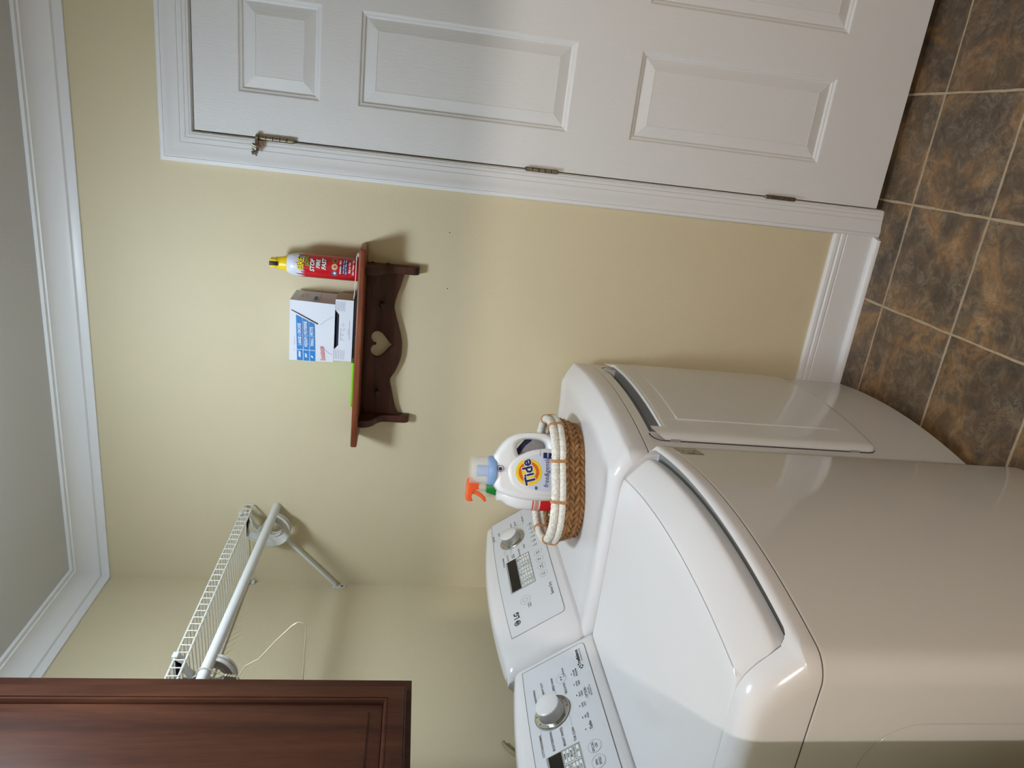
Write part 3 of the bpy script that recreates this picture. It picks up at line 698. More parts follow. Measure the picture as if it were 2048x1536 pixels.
# pressed outline in the washer's near side panel
def side_f(u, v): return Vector((u, YRW-Wd, v)), Vector((0, -1, 0))
p = Print(side_f, .0002); ol = rrect(.30, .8440, .12, .7830, .085, 10); p.path(ol, .0028); p.done('pressed_outline', mat('enamel_groove', srgb(190, 188, 184), .4), wsh)
bm = curve_mesh([ol, rrect(.303, .841, .123, .780, .083, 10)], .0006, 0); bmesh.ops.transform(bm, matrix=Matrix(((1, 0, 0, 0), (0, 0, -1, YRW-Wd-.0001), (0, 1, 0, 0), (0, 0, 0, 1))), verts=bm.verts)
part('pressed_rim', bm, ENAM, wsh, None)

# ------------------------------------------------------------------ wall cabinet
cab = empty('wall_cabinet', (.17, -1.2, 1.382), 'dark reddish-brown wooden wall cabinet hung over the washing machine', 'cabinet')
CT = 2.30; cy0, cy1 = -1.571, -.820
bm = bmesh.new(); box(bm, 0, .312, cy0+.002, cy1-.002, 1.384, CT-.002); part('body', bm, CAB, cab, None)
bm = bmesh.new()
for a in ((.312, .33, cy1-.040, cy1, 1.382, CT), (.312, .33, cy0, cy0+.040, 1.382, CT), (.312, .33, (cy0+cy1)/2-.02, (cy0+cy1)/2+.02, 1.382, CT), (.312, .33, cy0+.04, cy1-.04, 1.382, 1.425), (.312, .33, cy0+.04, cy1-.04, CT-.045, CT)): box(bm, *a)
part('face_frame', bm, CAB, cab, None)
def cab_door(y0, y1, z0, z1):
    xf = .349; bm = bmesh.new(); w_ = .0
    L = lambda d, x: [(x, y0+d, z0+d), (x, y1-d, z0+d), (x, y1-d, z1-d), (x, y0+d, z1-d)]
    st = .047
    rings(bm, [L(0, .3303), L(0, xf-.006), L(.0015, xf-.0045), L(.005, xf-.0035), L(.007, xf-.0005), L(.009, xf), L(st-.009, xf), L(st-.0085, xf-.0020), L(st-.0065, xf-.0012), L(st-.003, xf-.0015), L(st, xf-.0055), L(st+.0015, xf-.0115)], True, False)
    d = part('door', bm, CAB, cab, 25)
    bm = bmesh.new(); rings(bm, [L(st+.0015, xf-.0115), L(st+.003, xf-.0100), L(st+.014, xf-.0070), L(st+.030, xf-.0035), L(st+.0325, xf-.0012), L(st+.034, xf-.0012)], False, True)
    q = part('raised_panel', bm, CAB, cab, 25); put(q, d); return d
cab_door(-1.175, -.853, 1.395, CT-.012); cab_door(-1.538, -1.193, 1.395, CT-.012)

# ------------------------------------------------------------------ wire shelf with hanging rod
ws = empty('wire_shelf', (.15, -.41, 1.92), 'white wire closet shelf with hanging rod, between corner and cabinet', 'shelf')
YA, YB = -.010, -.812
for (x, z, r) in ((.300, 1.9315, .0030), (.300, 1.9055, .0030), (.006, 1.9235, .0030)):
    part('rail_wire', tube(bmesh.new(), [(x, YA, z), (x, YB, z)], r, 8), WIREM, ws)
wm = None; n = 32
for i in range(n):
    y = YA-.004-(YA-YB-.008)*i/(n-1)
    if wm is None:
        bm = bmesh.new(); tube(bm, [(.003, 0, 1.9265), (.15, 0, 1.9265), (.296, 0, 1.9335), (.3025, 0, 1.9325), (.3035, 0, 1.929), (.3035, 0, 1.9045)], .0016, 6)
        o = part('deck_wire', bm, WIREM, ws); wm = o.data; o.location.y = y
    else:
        o = bpy.data.objects.new('deck_wire', wm); C.objects.link(o); put(o, ws); o.location.y = y
part('hanging_rod', tube(bmesh.new(), [(.295, -.004, 1.832), (.295, YB, 1.855)], .0135, 20), RODM, ws)
def rod_bracket(y, zoff):
    def ringc(cx, cz, r, n, a0, a1): return [(cx+r*math.cos(math.radians(a0+(a1-a0)*i/n)), cz+r*math.sin(math.radians(a0+(a1-a0)*i/n))) for i in range(n+1)]
    slot = [(.226, 1.9130), (.236, 1.9050), (.232, 1.8900), (.238, 1.8850), (.250, 1.8980), (.270, 1.9090), (.282, 1.9130)]
    outer = [(.303, 1.846), (.2985, 1.820)]+ringc(.245, 1.838, .0565, 14, -25, -190)+[(.196, 1.880), (.208, 1.903), (.218, 1.921), (.300, 1.921), (.292, 1.908), (.262, 1.900), (.244, 1.885), (.252, 1.872), (.272, 1.862)]
    hole = ringc(.252, 1.833, .0235, 14, 0, 350)
    f = lambda P: [(x, z+zoff) for x, z in P]
    M = Matrix(((1, 0, 0, 0), (0, 0, -1, y), (0, 1, 0, 0), (0, 0, 0, 1)))
    bm = curve_mesh([f(outer), f(hole), f(slot)], .003, 0); 
    b2 = curve_mesh([f(outer), f([(x+(.249-x)*.07, z+(1.855-z)*.07) for x, z in outer])], .0115, .001, 1)
    me = bpy.data.meshes.new('t'); b2.to_mesh(me); b2.free(); bm.from_mesh(me); bpy.data.meshes.remove(me)
    b3 = curve_mesh([f(ringc(.252, 1.833, .0265, 16, 0, 340)), f(hole)], .0105, 0); me = bpy.data.meshes.new('t'); b3.to_mesh(me); b3.free(); bm.from_mesh(me); bpy.data.meshes.remove(me)
    bmesh.ops.transform(bm, matrix=M, verts=bm.verts)
    for a in (-150, -110, -70, -30):
        c_, s_ = math.cos(math.radians(a)), math.sin(math.radians(a))
        tube(bm, [(.252+.026*c_, y, 1.833+zoff+.026*s_), (.246+.055*c_, y, 1.838+zoff+.055*s_)], .0022, 4)
    # hook over the front rail
    box(bm, .293, .3065, y-.009, y+.009, 1.925, 1.9385, .002)
    return part('rod_support', bm, BRKM, ws, 30)
rod_bracket(-.062, -.004); rod_bracket(-.715, .012)
bm = bmesh.new(); rs = []
def brace(y, zo, foot=True):
    bm = bmesh.new(); a, b = Vector((.215, y, 1.825+zo)), Vector((.012, y, 1.632+zo)); d = (b-a).normalized(); n_ = Vector((d.z, 0, -d.x))
    for t0, t1, w_ in ((-.0075, .0075, .0018),):
        L0 = [a+Vector((0, s, 0))+n_*q for s, q in ((-.0075, -.004), (.0075, -.004), (.0075, .004), (.0055, .004), (.0055, -.002), (-.0055, -.002), (-.0055, .004), (-.0075, .004))]
        L1 = [v+(b-a) for v in L0]; rings(bm, [L0, L1])
    box(bm, .001, .004, y-.0085, y+.0085, 1.598+zo, 1.640+zo, .0008)
    o = part('brace', bm, RODM, ws, None)
    s = part('screw', lathe(bmesh.new(), [(.0045, 0), (.004, .0018), (.0015, .002)], (.004, y, 1.610+zo), 12, (Vector((0, 1, 0)), Vector((0, 0, 1)), Vector((1, 0, 0)))), STEEL, ws); put(s, o)
brace(-.022, 0)
for k, z in enumerate((1.921, 1.906)):
    part('wall_clip', B(.0, .010, -.020, -.006, z-.006, z+.006, .002), BRKM, ws)
# wire coat hanger on the rod
hg = bmesh.new(); yh = -.765
pts = [(.283, yh, 1.842), (.279, yh, 1.852), (.281, yh, 1.864), (.290, yh, 1.8715), (.300, yh, 1.8715), (.3095, yh, 1.864), (.3115, yh, 1.852), (.304, yh, 1.836), (.294, yh, 1.820), (.289, yh, 1.800), (.286, yh, 1.781)]
tube(hg, catmull(pts, 5), .0013, 6)
bdy = [(.286, yh, 1.781), (.297, yh, 1.774), (.318, yh, 1.764), (.339, yh, 1.733), (.393, yh, 1.694), (.434, yh, 1.660), (.4435, yh, 1.648), (.441, yh, 1.634), (.434, yh, 1.629), (.280, yh, 1.634), (.130, yh, 1.632), (.124, yh, 1.640), (.128, yh, 1.655), (.180, yh, 1.700), (.236, yh, 1.738), (.256, yh, 1.765), (.275, yh, 1.774), (.286, yh, 1.781)]
tube(hg, bdy, .0013, 6)
hel = [(.2905+.003*math.cos(i*1.1)+(1.800-z)*-.15, yh+.003*math.sin(i*1.1), z) for i, z in [(k, 1.812-.0011*k) for k in range(28)]]
tube(hg, hel, .0011, 5)
o = obj('coat_hanger', hg, mat('hanger_wire', srgb(226, 216, 190), .3, metal=.3), smooth=60); props(o, 'thin cream wire coat hanger hooked on the white rod by the cabinet', 'hanger')

# ------------------------------------------------------------------ wooden shelf with heart cut-out
sh = empty('wooden_wall_shelf', (.88, 0, 1.425), 'dark stained wooden wall shelf with heart cut-out and pegs', 'shelf')
bm = B(.5755, 1.186, -.1125, -.0005, 1.578, 1.5968, .0048, 3); part('top_board', bm, SHW, sh)
bot = catmull([(q, z, 0) for q, z in ((.655, 1.458), (.668, 1.4665), (.690, 1.4740), (.738, 1.4850), (.771, 1.4915), (.800, 1.4775), (.839, 1.4640), (.872, 1.4612), (.905, 1.4640), (.943, 1.4745), (.980, 1.4860), (1.008, 1.4915), (1.040, 1.4860), (1.067, 1.4780), (1.113, 1.4665), (1.120, 1.462))], 4)
outl = [(v.x, v.y) for v in bot]+[(1.120, 1.5785), (.655, 1.5785)]
heart = []
for i in range(40):
    t = 2*math.pi*i/40; hx = 16*math.sin(t)**3; hz = 13*math.cos(t)-5*math.cos(2*t)-2*math.cos(3*t)-math.cos(4*t)
    heart.append((.8835+hx*.00262, 1.5275+hz*.00238))
bm = curve_mesh([outl, heart], .0085, .0022, 2); bmesh.ops.transform(bm, matrix=Matrix(((1, 0, 0, 0), (0, 0, -1, -.0100), (0, 1, 0, 0), (0, 0, 0, 1))), verts=bm.verts)
part('back_board', bm, SHD, sh, 40)
bp_ = [(0, 1.5785), (-.088, 1.5785), (-.089, 1.566), (-.083, 1.549), (-.068, 1.534), (-.048, 1.523), (-.036, 1.512), (-.031, 1.498), (-.031, 1.447), (-.029, 1.434), (-.022, 1.4265), (-.012, 1.4245), (0, 1.4245)]
bpc = [(v.x, v.y) for v in catmull([(a, b, 0) for a, b in bp_[1:-1]], 4)]+[(0, 1.4245), (0, 1.5785)]
for x0 in (.633, 1.109):
    bm = curve_mesh([bpc], .0115, .002, 2); bmesh.ops.transform(bm, matrix=Matrix(((0, 0, 1, x0+.0115), (1, 0, 0, -.0006), (0, 1, 0, 0), (0, 0, 0, 1))), verts=bm.verts); part('side_bracket', bm, SHD, sh, 40)
axp = (Vector((1, 0, 0)), Vector((0, 0, 1)), Vector((0, -1, 0)))
for x in (1.013, .735):
    bm = bmesh.new(); lathe(bm, [(.009, .0185), (.0055, .021), (.0050, .032), (.0078, .040), (.0092, .046), (.0082, .052), (.003, .055)], (x, 0, 1.528), 20, axp); part('peg', bm, SHD, sh, 50)
for z in (1.562, 1.518):
    bm = bmesh.new(); lathe(bm, [(.0052, 0), (.0052, .003), (.003, .005)], (1.1315, -.016, z), 14, (Vector((0, 1, 0)), Vector((0, 0, 1)), Vector((1, 0, 0)))); part('screw_plug', bm, SHD, sh, 50)
ZS = 1.5968
# ribbed black tray under the boxes
bm = B(.846, 1.040, -.102, -.012, ZS+.0005, ZS+.0030, .0008)
for i in range(36): box(bm, .848+i*.0053, .8505+i*.0053, -.1035, -.0105, ZS+.0005, ZS+.0078)
box(bm, .846, 1.040, -.100, -.014, ZS+.0055, ZS+.0082)
o = props(obj('ribbed_tray', bm, mat('black_plastic', srgb(26, 27, 30), .5), smooth=None), 'thin ribbed black tray lying under the two white cartons', 'tray')
CARD = mat('white_card', srgb(222, 226, 238), .55); CARDS = mat('card_side_warm_lit', srgb(196, 186, 166), .6, noise=.03); BLUE = mat('blue_print', srgb(40, 128, 205), .5); NAVY = mat('navy_print', srgb(20, 34, 96), .45)  # side card is the white card with warm light put into its beige
DARKC = mat('inside_shade', srgb(24, 26, 44), .7); RED = mat('red_print', srgb(214, 32, 40), .4); GRT = mat('grey_text', srgb(130, 136, 160), .6); WHT = mat('white_print', srgb(240, 240, 242), .4)
def frontplane(y): return lambda u, v: (Vector((u, y, v)), Vector((0, -1, 0)))
def sideplane(x): return lambda u, v: (Vector((x, u, v)), Vector((1, 0, 0)))
# lower carton, its upper front edge cut away
b1 = empty('tissue_carton', (.942, -.055, ZS+.0085), 'low white carton with a dark cut-out, under the taller box', 'box')
z0, z1 = ZS+.0087, 1.6565; yf = -.1005
fr = [(.850, z0), (1.0345, z0), (1.0345, z1), (1.004, z1), (.990, z1-.0115), (.898, z1-.0115), (.884, z1), (.850, z1)]
bm = curve_mesh([fr], .0008); bmesh.ops.transform(bm, matrix=Matrix(((1, 0, 0, 0), (0, 0, -1, yf), (0, 1, 0, 0), (0, 0, 0, 1))), verts=bm.verts); part('front', bm, CARD, b1, None)
bm = bmesh.new(); box(bm, .850, .8515, yf, -.012, z0, z1); box(bm, 1.033, 1.0345, yf+.0005, -.012, z0, z1); box(bm, .850, 1.0345, -.0135, -.012, z0, z1); box(bm, .850, 1.0345, yf, -.012, z0, z0+.001); part('sides', bm, CARDS, b1, None, 'carton sides with warm light in their beige colour')
part('inside_shade_block', B(.853, 1.032, yf+.004, -.015, z0+.002, z1-.004), DARKC, b1, None, 'dark block for the shade inside the carton')  # solid dark block stands for the shade seen through the cut-out
p = Print(frontplane(yf-.0008), .0003)
for k in range(5): p.line((1.029-.0045*k, z1-.003), (1.029-.0045*k, z1-.030), .0007) if False else None
for k in range(6):
    p.line((1.001, z1-.004-.0045*k), (1.030, z1-.004-.0045*k), .0009); p.line((.855, z1-.004-.0050*k), (.884, z1-.004-.0050*k), .0009)
for k in range(4): p.ring(.918+.0145*k, z1-.0235+.002*(k % 2), .0042, .0008, 14, 40*k, 40*k+260)
p.line((.912, z1-.017), (.950, z1-.017), .0008); p.line((.915, z1-.042), (.975, z1-.042), .0009); p.line((.930, z1-.0385), (.950, z1-.0385), .0007)
p.done('fine_print', GRT, b1)
# tall carton
b2 = empty('dryer_sheet_carton', (.935, -.055, z1), 'taller white carton with blue size bands, on the low carton', 'box')
tz0, tz1 = z1+.0006, 1.7830; x0, x1 = .8430, 1.0190; yf2 = -.1020
bm = bmesh.new(); rs = []
L0 = [(x0+.002, yf2, tz0), (x1, yf2, tz0), (x1+.010, -.014, tz0), (x0+.002, -.014, tz0)]; L1 = [(x0, yf2-.001, tz1), (x1+.004, yf2, tz1), (x1+.012, -.014, tz1-.004), (x0, -.014, tz1-.004)]
rings(bm, [L0, L1]); part('carton', bm, CARD, b2, None)
fp = lambda u, v: (Vector((u, yf2-.0010, v)), Vector((0, -1, 0)))
HB = (tz1-tz0)
def band(p_, u0, u1, v0, v1): p_.rect(u0, u1, v0, v1)
p = Print(fp, .0003)
# bands run across the carton, slightly raised towards the right
slit = lambda z: .994-(tz1-.004-z)*.455
for (a, b) in ((.0215, .0380), (.0400, .0560), (.0580, .0730)):
    za, zb_ = tz1-a, tz1-b
    p = Print(fp, .0003); p.poly([(x0+.001, zb_-.001), (.8755, zb_), (.8755, za), (x0+.001, za-.001)]); p.poly([(.8775, zb_), (slit(zb_)-.006, zb_+.004), (slit(za)-.006, za+.004), (.8775, za)])
    p.done('size_band', BLUE, b2, 'bright blue band', 'thing')
p = Print(fp, .0006)
p.text('LARGE | GROSSE', .9230, tz1-.0285, .0125, bold=.02, sx=.72, rot=3); p.text('MEDIUM | MOYENNE', .9240, tz1-.0460, .0125, bold=.02, sx=.66, rot=3); p.text('SMALL | PETITE', .9185, tz1-.0635, .0125, bold=.02, sx=.70, rot=3)
for k, a in enumerate((.030, .048, .0655)):
    for q in range(3-k): p.poly([(.853+.006*q, tz1-a-.0035), (.859+.006*q, tz1-a-.001), (.861+.006*q, tz1-a+.0045), (.855+.006*q, tz1-a+.002)])
p.done('band_lettering', WHT, b2)
p = Print(fp, .0004); p.poly([(.9930, tz1-.004), (.9950, tz1-.005), (.9590, tz1-.0790), (.9555, tz1-.0790)]); p.done('torn_slit', BLACK, b2, 'black diagonal slit')
p = Print(fp, .0004); P1 = catmull([(.955, tz1-.086, 0), (.965, tz1-.096, 0), (.976, tz1-.110, 0), (.983, tz1-HB+.003, 0)], 4); P2 = catmull([(.8930, tz1-.086, 0), (.888, tz1-.094, 0), (.873, tz1-.110, 0), (.868, tz1-HB+.003, 0)], 4)
for P in (P1, P2): p.path([(v.x, v.y) for v in P], .0007, False)
p.line((.890, tz1-.0145), (.915, tz1-.0145), .0006); p.line((.8730, tz1-.0165), (.8800, tz1-.012), .0006)
p.done('perforation', GRT, b2)
p = Print(fp, .0004); p.text('bounce', .8685, tz1-.0935, .0185, bold=.05, shear=.2, sx=.78, rot=8); p.done('brand_outline', RED, b2, 'red outlined brand lettering')
p = Print(fp, .0007); p.text('bounce', .8685, tz1-.0935, .0185, bold=-.012, shear=.2, sx=.78, rot=8); p.done('brand_lettering', WHT, b2)
sp = lambda u, v: (Vector((x1+.0075+(u+.06)*.11+(v-tz0)*.02, u, v)), Vector((1, -.11, 0)).normalized())
p = Print(sp, .0009); p.text('SMALL | PETITE', -.058, tz1-.030, .007, sx=.8); p.text('bounce', -.058, tz1-.042, .009, sx=.8); p.done('side_lettering', mat('faded_red', srgb(196, 120, 100), .6), b2)
p = Print(sp, .0009); p.rect(-.090, -.062, tz1-.0745, tz1-.064); p.done('side_patch', BLUE, b2)
p = Print(sp, .0009); p.line((-.098, tz1-.080), (-.018, tz1-.080), .0010); p.done('side_crease', GRT, b2)
# green lid
bm = bmesh.new(); P = rrect(.700, .8720, -.1010, -.020, .018, 6); rings(bm, [[(x, y, z) for x, y in [( .786+(a-.786)*s_, -.0605+(b+.0605)*s_) for a, b in P]] for s_, z in ((.985, ZS+.0004), (1, ZS+.002), (1, ZS+.0052), (.97, ZS+.0066))])
props(obj('green_lid', bm, mat('lime_plastic', srgb(136, 216, 50), .4), smooth=40), 'flat lime green plastic lid lying on the shelf beside the cartons', 'lid')
# thin white wire loop lying at the front of the shelf
bm = bmesh.new(); tube(bm, catmull([(1.026, -.086, ZS+.0115), (1.060, -.098, ZS+.0080), (1.100, -.1045, ZS+.0065), (1.150, -.1055, ZS+.0060), (1.166, -.1040, ZS+.0050), (1.172, -.099, ZS+.0030), (1.171, -.092, ZS+.0018), (1.160, -.090, ZS+.0018)], 6), .0012, 6)
props(obj('wire_piece', bm, mat('white_wire', srgb(232, 230, 226), .4), smooth=60), 'bent white wire lying along the front of the wooden shelf', 'wire')

# --- spray can
ca = Vector((1.1175, -.066, ZS)); can = empty('extinguisher_spray_can', tuple(ca), 'red and white fire extinguisher spray can with a yellow cap', 'can')
RC = .0330; CRED = mat('can_red', srgb(200, 22, 38), .28, coat=.3); CW = mat('can_white', srgb(214, 218, 232), .3)
part('body', lathe(bmesh.new(), [(.031, .0005), (RC, .003), (RC, .1455)], tuple(ca), 48), CRED, can, 40)
part('shoulder', lathe(bmesh.new(), [(RC, .1455), (RC, .162), (.0320, .176), (.0290, .188), (.0250, .196), (.0215, .2005)], tuple(ca), 48), CW, can, 50, 'white domed shoulder')
cyl = mat('cap_yellow', srgb(244, 206, 24), .35)
bm = bmesh.new(); lathe(bm, [(.0225, .198), (.0225, .203), (.0190, .212), (.0170, .222), (.0165, .232)], tuple(ca), 32)
box(bm, ca.x-.012, ca.x+.013, ca.y-.016, ca.y+.014, ca.z+.225, ca.z+.247, .004, 3)
cap = part('cap', bm, cyl, can, 40, 'yellow cap')
ang0 = math.atan2(CY-ca.y, CX-ca.x)
fc = lambda u, v: (Vector((ca.x+RC*math.cos(ang0+.10+u/RC), ca.y+RC*math.sin(ang0+.10+u/RC), ca.z+v)), Vector((math.cos(ang0+.10+u/RC), math.sin(ang0+.10+u/RC), 0)))
nz = part('nozzle', B(-.0055, .0055, -.0035, .012, -.003, .021, .0015), BLACK, can, 40, 'black nozzle'); nz.matrix_parent_inverse = Matrix.Identity(4); nz.location = (.003*math.cos(ang0)+.0, -.0165, .226)
p = Print(fc, .0004); p.rect(-.050, .050, .1455, .1470, 24, 1)
for k in range(13):
    u = -.048+.008*k; h = (.020, .010, .028, .014, .024, .011, .030, .016)[k % 8]; p.poly([(u-.004, .146), (u+.004, .146), (u+.002, .146+h*.6), (u+.0035, .146+h), (u-.001, .146+h*.7)])
p.done('flame_print', CRED, can)
p = Print(fc, .0007); p.text('FIRE', .000, .1585, .0235, bold=.03, sx=.80); p.done('yellow_lettering', mat('can_yellow', srgb(250, 224, 40), .4), can)
p = Print(fc, .0005); p.text('FIRE', .0008, .1578, .0236, bold=.075, sx=.80); p.text('STOP', -.002, .1265, .0165, bold=.085, shear=.25, sx=.9); p.text('FIRE', .003, .1105, .0150, bold=.085, shear=.25, sx=.9); p.text('FAST', .004, .0945, .0160, bold=.085, shear=.25, sx=.9); p.ring(.0235, .156, .0060, .0058, 20); p.done('lettering_shadow', BLACK, can)
p = Print(fc, .0008); p.text('STOP', -.002, .1270, .0165, bold=.03, shear=.25, sx=.9); p.text('FIRE', .003, .1110, .0150, bold=.03, shear=.25, sx=.9); p.text('FAST', .004, .0950, .0160, bold=.03, shear=.25, sx=.9)
p.text('Kitchens   BBQ', .000, .0505, .0062, bold=.03); p.text('Easy to Use', .000, .0250, .0072, bold=.03, sx=.9); p.text('Fast \u2022 Clean \u2022 Safe', .002, .0150, .0072, bold=.03, sx=.85); p.ring(.0235, .156, .0060, .0012, 20)
p.done('white_lettering', WHT, can)
p = Print(fc, .0008); p.text('GONE', .008, .1425, .0135, bold=.04, shear=.3, sx=.8, rot=10); p.done('green_lettering', mat('can_green', srgb(60, 180, 60), .4), can)
p = Print(fc, .0006); p.rect(-.019, .0235, .0310, .0450, 12, 1); p.done('blue_bar', NAVY, can)
p = Print(fc, .0009); p.text('Auto \u2022 Garage \u2022 Home', .002, .0412, .0050, bold=.03, sx=.85); p.text('Boat \u2022 RV \u2022 Office \u2022 More', .002, .0350, .0050, bold=.03, sx=.8); p.text('FOR COMMON USE', 0, .180, .005); p.done('bar_lettering', WHT, can)
for k, (u, cc) in enumerate(((-.0195, (90, 96, 120)), (-.0015, (214, 190, 150)), (.0165, (150, 104, 60)))):
    p = Print(fc, .0006); p.disc(u, .0665, .0085, 20); d = p.done('picture_disc', mat('disc_%d' % k, srgb(*cc), .5, noise=.4, nscale=160), can)
    p = Print(fc, .0009); p.disc(u+.001, .0655, .0035, 14); d2 = p.done('picture_detail', mat('disc_in_%d' % k, srgb(*[(230, 230, 225), (200, 70, 40), (70, 40, 24)][k]), .5), can); put(d2, d)

# ------------------------------------------------------------------ basket with bottles
ZDK = .9510
RIM = [(.722, -.462), (.764, -.432), (.790, -.385), (.797, -.335), (.785, -.272), (.752, -.226), (.705, -.204), (.640, -.208), (.570, -.232), (.510, -.268), (.474, -.318), (.468, -.385), (.484, -.450), (.520, -.505), (.575, -.532), (.630, -.526), (.680, -.497)]
cxb, cyb = .634, -.372
def rimloop(s_, z, n=8): return [Vector((cxb+(v.x-cxb)*s_, cyb+(v.y-cyb)*s_, z)) for v in catmull([(a, b, 0) for a, b in RIM], n, True)]
bk = empty('woven_basket', (cxb, cyb, ZDK), 'oval brown woven basket with a white-wrapped double rim, on the dryer', 'basket')
WRAP = mat('white_wrap', srgb(226, 222, 212), .7, noise=.20, nscale=150, bump=.6, bscale=260); ROPE = mat('brown_rope', srgb(150, 110, 68), .75, noise=.42, nscale=60, bump=.8, bscale=120); BIND = mat('tan_binding', srgb(190, 140, 92), .6, noise=.15, nscale=200)
rnd = random.Random(3)
for s_, z, r in ((.965, 1.0335, .0108), (.985, 1.0145, .0098)):
    L = rimloop(s_, z, 14); rf = [1+.05*math.sin(i*2.1)+rnd.uniform(-.045, .045) for i in range(len(L))]
    part('rim_roll', tube(bmesh.new(), L, r, 12, True, lambda i, rf=rf: rf[i]), WRAP, bk, 60, 'white wrapped rim roll')
for k, ph in enumerate((4, 36, 62, 92, 118, 150, 178, 214)):
    LU = rimloop(.965, 1.0335, 14); LL = rimloop(.985, 1.0145, 14); i = ph % len(LU); a, b = LU[i], LL[i]; t = (LU[(i+1) % len(LU)]-LU[i-1]).normalized(); o_ = Vector((0, 0, 1)).cross(t)
    bm = bmesh.new()
    for dt in (-.0028, 0, .0028):
        P = []
        for q in range(22):
            an = 2*math.pi*q/22; c_ = a if math.sin(an) > 0 else b
            P.append(c_+o_*(.0125*math.cos(an))+Vector((0, 0, .0125*math.sin(an)))+t*(dt+.002*math.cos(an)))
        tube(bm, P+[P[0]], .0016, 6)
    part('rim_binding', bm, BIND, bk, 60)
for k in range(4):
    z = .9580+.0150*k; s_ = .875+.028*k
    base_ = rimloop(s_, z, 16); bm = bmesh.new()
    N = len(base_)
    for ph in (0, math.pi):
        P = []
        for i, v in enumerate(base_):
            t = (base_[(i+1) % N]-base_[i-1]).normalized(); o_ = Vector((0, 0, 1)).cross(t); an = 2*math.pi*i/(N/(21 if k % 2 else 24))*(1 if k % 2 else -1)+ph+.5*math.sin(i*.21+k)
            P.append(v+o_*(.0040*math.cos(an))+Vector((0, 0, .0044*math.sin(an))))
        tube(bm, P, .0052, 7, True)
    part('woven_row', bm, ROPE, bk, 60)
bm = bmesh.new(); L = rimloop(.87, ZDK+.003, 6); rings(bm, [[v-Vector((0, 0, .0015)) for v in L], [v+Vector((0, 0, .0035)) for v in L]]); part('bottom', bm, ROPE, bk, 30)

PHI = math.radians(27); bo = Vector((.655, -.360, .9575)); BU = Vector((math.cos(PHI), math.sin(PHI), 0)); BN = Vector((math.sin(PHI), -math.cos(PHI), 0))
def bplane(org, off): return lambda u, v: (org+BU*u+Vector((0, 0, v))+BN*off, BN)
def bmat(org): return Matrix(((BU.x, 0, BN.x, org.x), (BU.y, 0, BN.y, org.y), (0, 1, 0, org.z), (0, 0, 0, 1)))
jug = empty('detergent_jug', tuple(bo), 'white laundry detergent jug with handle and orange-yellow roundel, in the basket', 'bottle')
JW = mat('jug_plastic', srgb(234, 234, 236), .27)
O = [(33, 229), (45, 222), (60, 213), (74, 203), (86, 191), (95, 177), (101, 163), (104, 150), (105.5, 130), (105.5, 110), (104, 77), (101, 40), (99, 12), (93, 3), (-74, 3), (-79, 12), (-81, 40), (-83, 65), (-84.5, 95), (-83, 130), (-81, 150), (-77, 172), (-70, 196), (-60, 214), (-47, 224)]
HL = [(53, 166), (60, 168), (68, 166.5), (76, 160), (82, 150), (85.5, 138), (86.5, 125), (86, 105), (84, 94), (80, 86), (74, 80), (67, 78), (60, 80), (56, 88), (53.5, 103), (50, 120), (45, 137), (39, 150), (38.5, 158), (43, 163)]
mm = lambda P: [(a/1000, b/1000) for a, b in P]
bm = curve_mesh([mm(O), mm(HL)], .034, .0155, 5); bmesh.ops.transform(bm, matrix=bmat(bo), verts=bm.verts); part('jug_body', bm, JW, jug, 60)
# swollen label field
fo = [(-22, 190), (0, 193), (18, 186), (32, 172), (44, 150), (54, 128), (60, 100), (62, 70), (60, 20), (-68, 20), (-72, 60), (-72, 100), (-66, 135), (-54, 165), (-40, 182)]
bm = curve_mesh([mm([(v.x, v.y) for v in catmull([(a, b, 0) for a, b in fo], 4, True)])], .0375, .012, 5); bmesh.ops.transform(bm, matrix=bmat(bo), verts=bm.verts); part('label_field', bm, JW, jug, 60)
p = Print(bplane(bo, .0377), .0002); lb = [(-40, 26), (52, 26), (50, 70), (48, 100), (42, 120), (34, 138), (20, 154), (2, 166), (-14, 170), (-30, 162), (-46, 140), (-55, 112), (-57, 80), (-56, 26)]
p.poly(mm(lb)); p.done('label', mat('pale_label', srgb(212, 220, 240), .4), jug)
p = Print(bplane(bo, .0377), .0004); p.rect(-.056, .052, .046, .066); p.done('label_strip', mat('label_blue_grey', srgb(176, 184, 210), .4), jug)
JY = mat('roundel_yellow', srgb(250, 214, 40), .4); JO = mat('roundel_orange', srgb(226, 104, 32), .4)
p = Print(bplane(bo, .0377), .0006); p.disc(-.006, .1325, .0370, 40); p.done('roundel', JY, jug)
p = Print(bplane(bo, .0377), .0008); p.ring(-.006, .1325, .0245, .0090, 40); p.done('roundel_ring', JO, jug)
p = Print(bplane(bo, .0377), .0010); p.text('Tide', -.006, .1330, .0400, bold=.075, sx=.95, rot=16); p.done('brand_halo', WHT, jug)
p = Print(bplane(bo, .0377), .0012); p.text('Tide', -.006, .1330, .0400, bold=.03, sx=.95, rot=16)
p.text('free&gentle', -.004, .0820, .0190, shear=.15, sx=.95); p.text('48', -.049, .110, .0095, bold=.04)
p.rect(.034, .050, .083, .094); p.rect(.034, .050, .064, .0795); p.line((.040, .103), (.056, .103), .001); p.ring(.0, .2125, .0088, .0014, 28); p.disc(-.001, .2125, .0050, 14)
p.done('navy_lettering', NAVY, jug)
p = Print(bplane(bo, .0377), .0012); p.text('hypoallergenic', -.010, .0650, .0090, bold=.02, sx=.9); p.text('HE turbo clean', -.010, .0520, .0070, sx=.9); p.done('fine_lettering', mat('slate_text', srgb(80, 90, 120), .5), jug)
cc = bo+BU*(-.0065); CB = mat('cap_blue', srgb(140, 174, 222), .35)
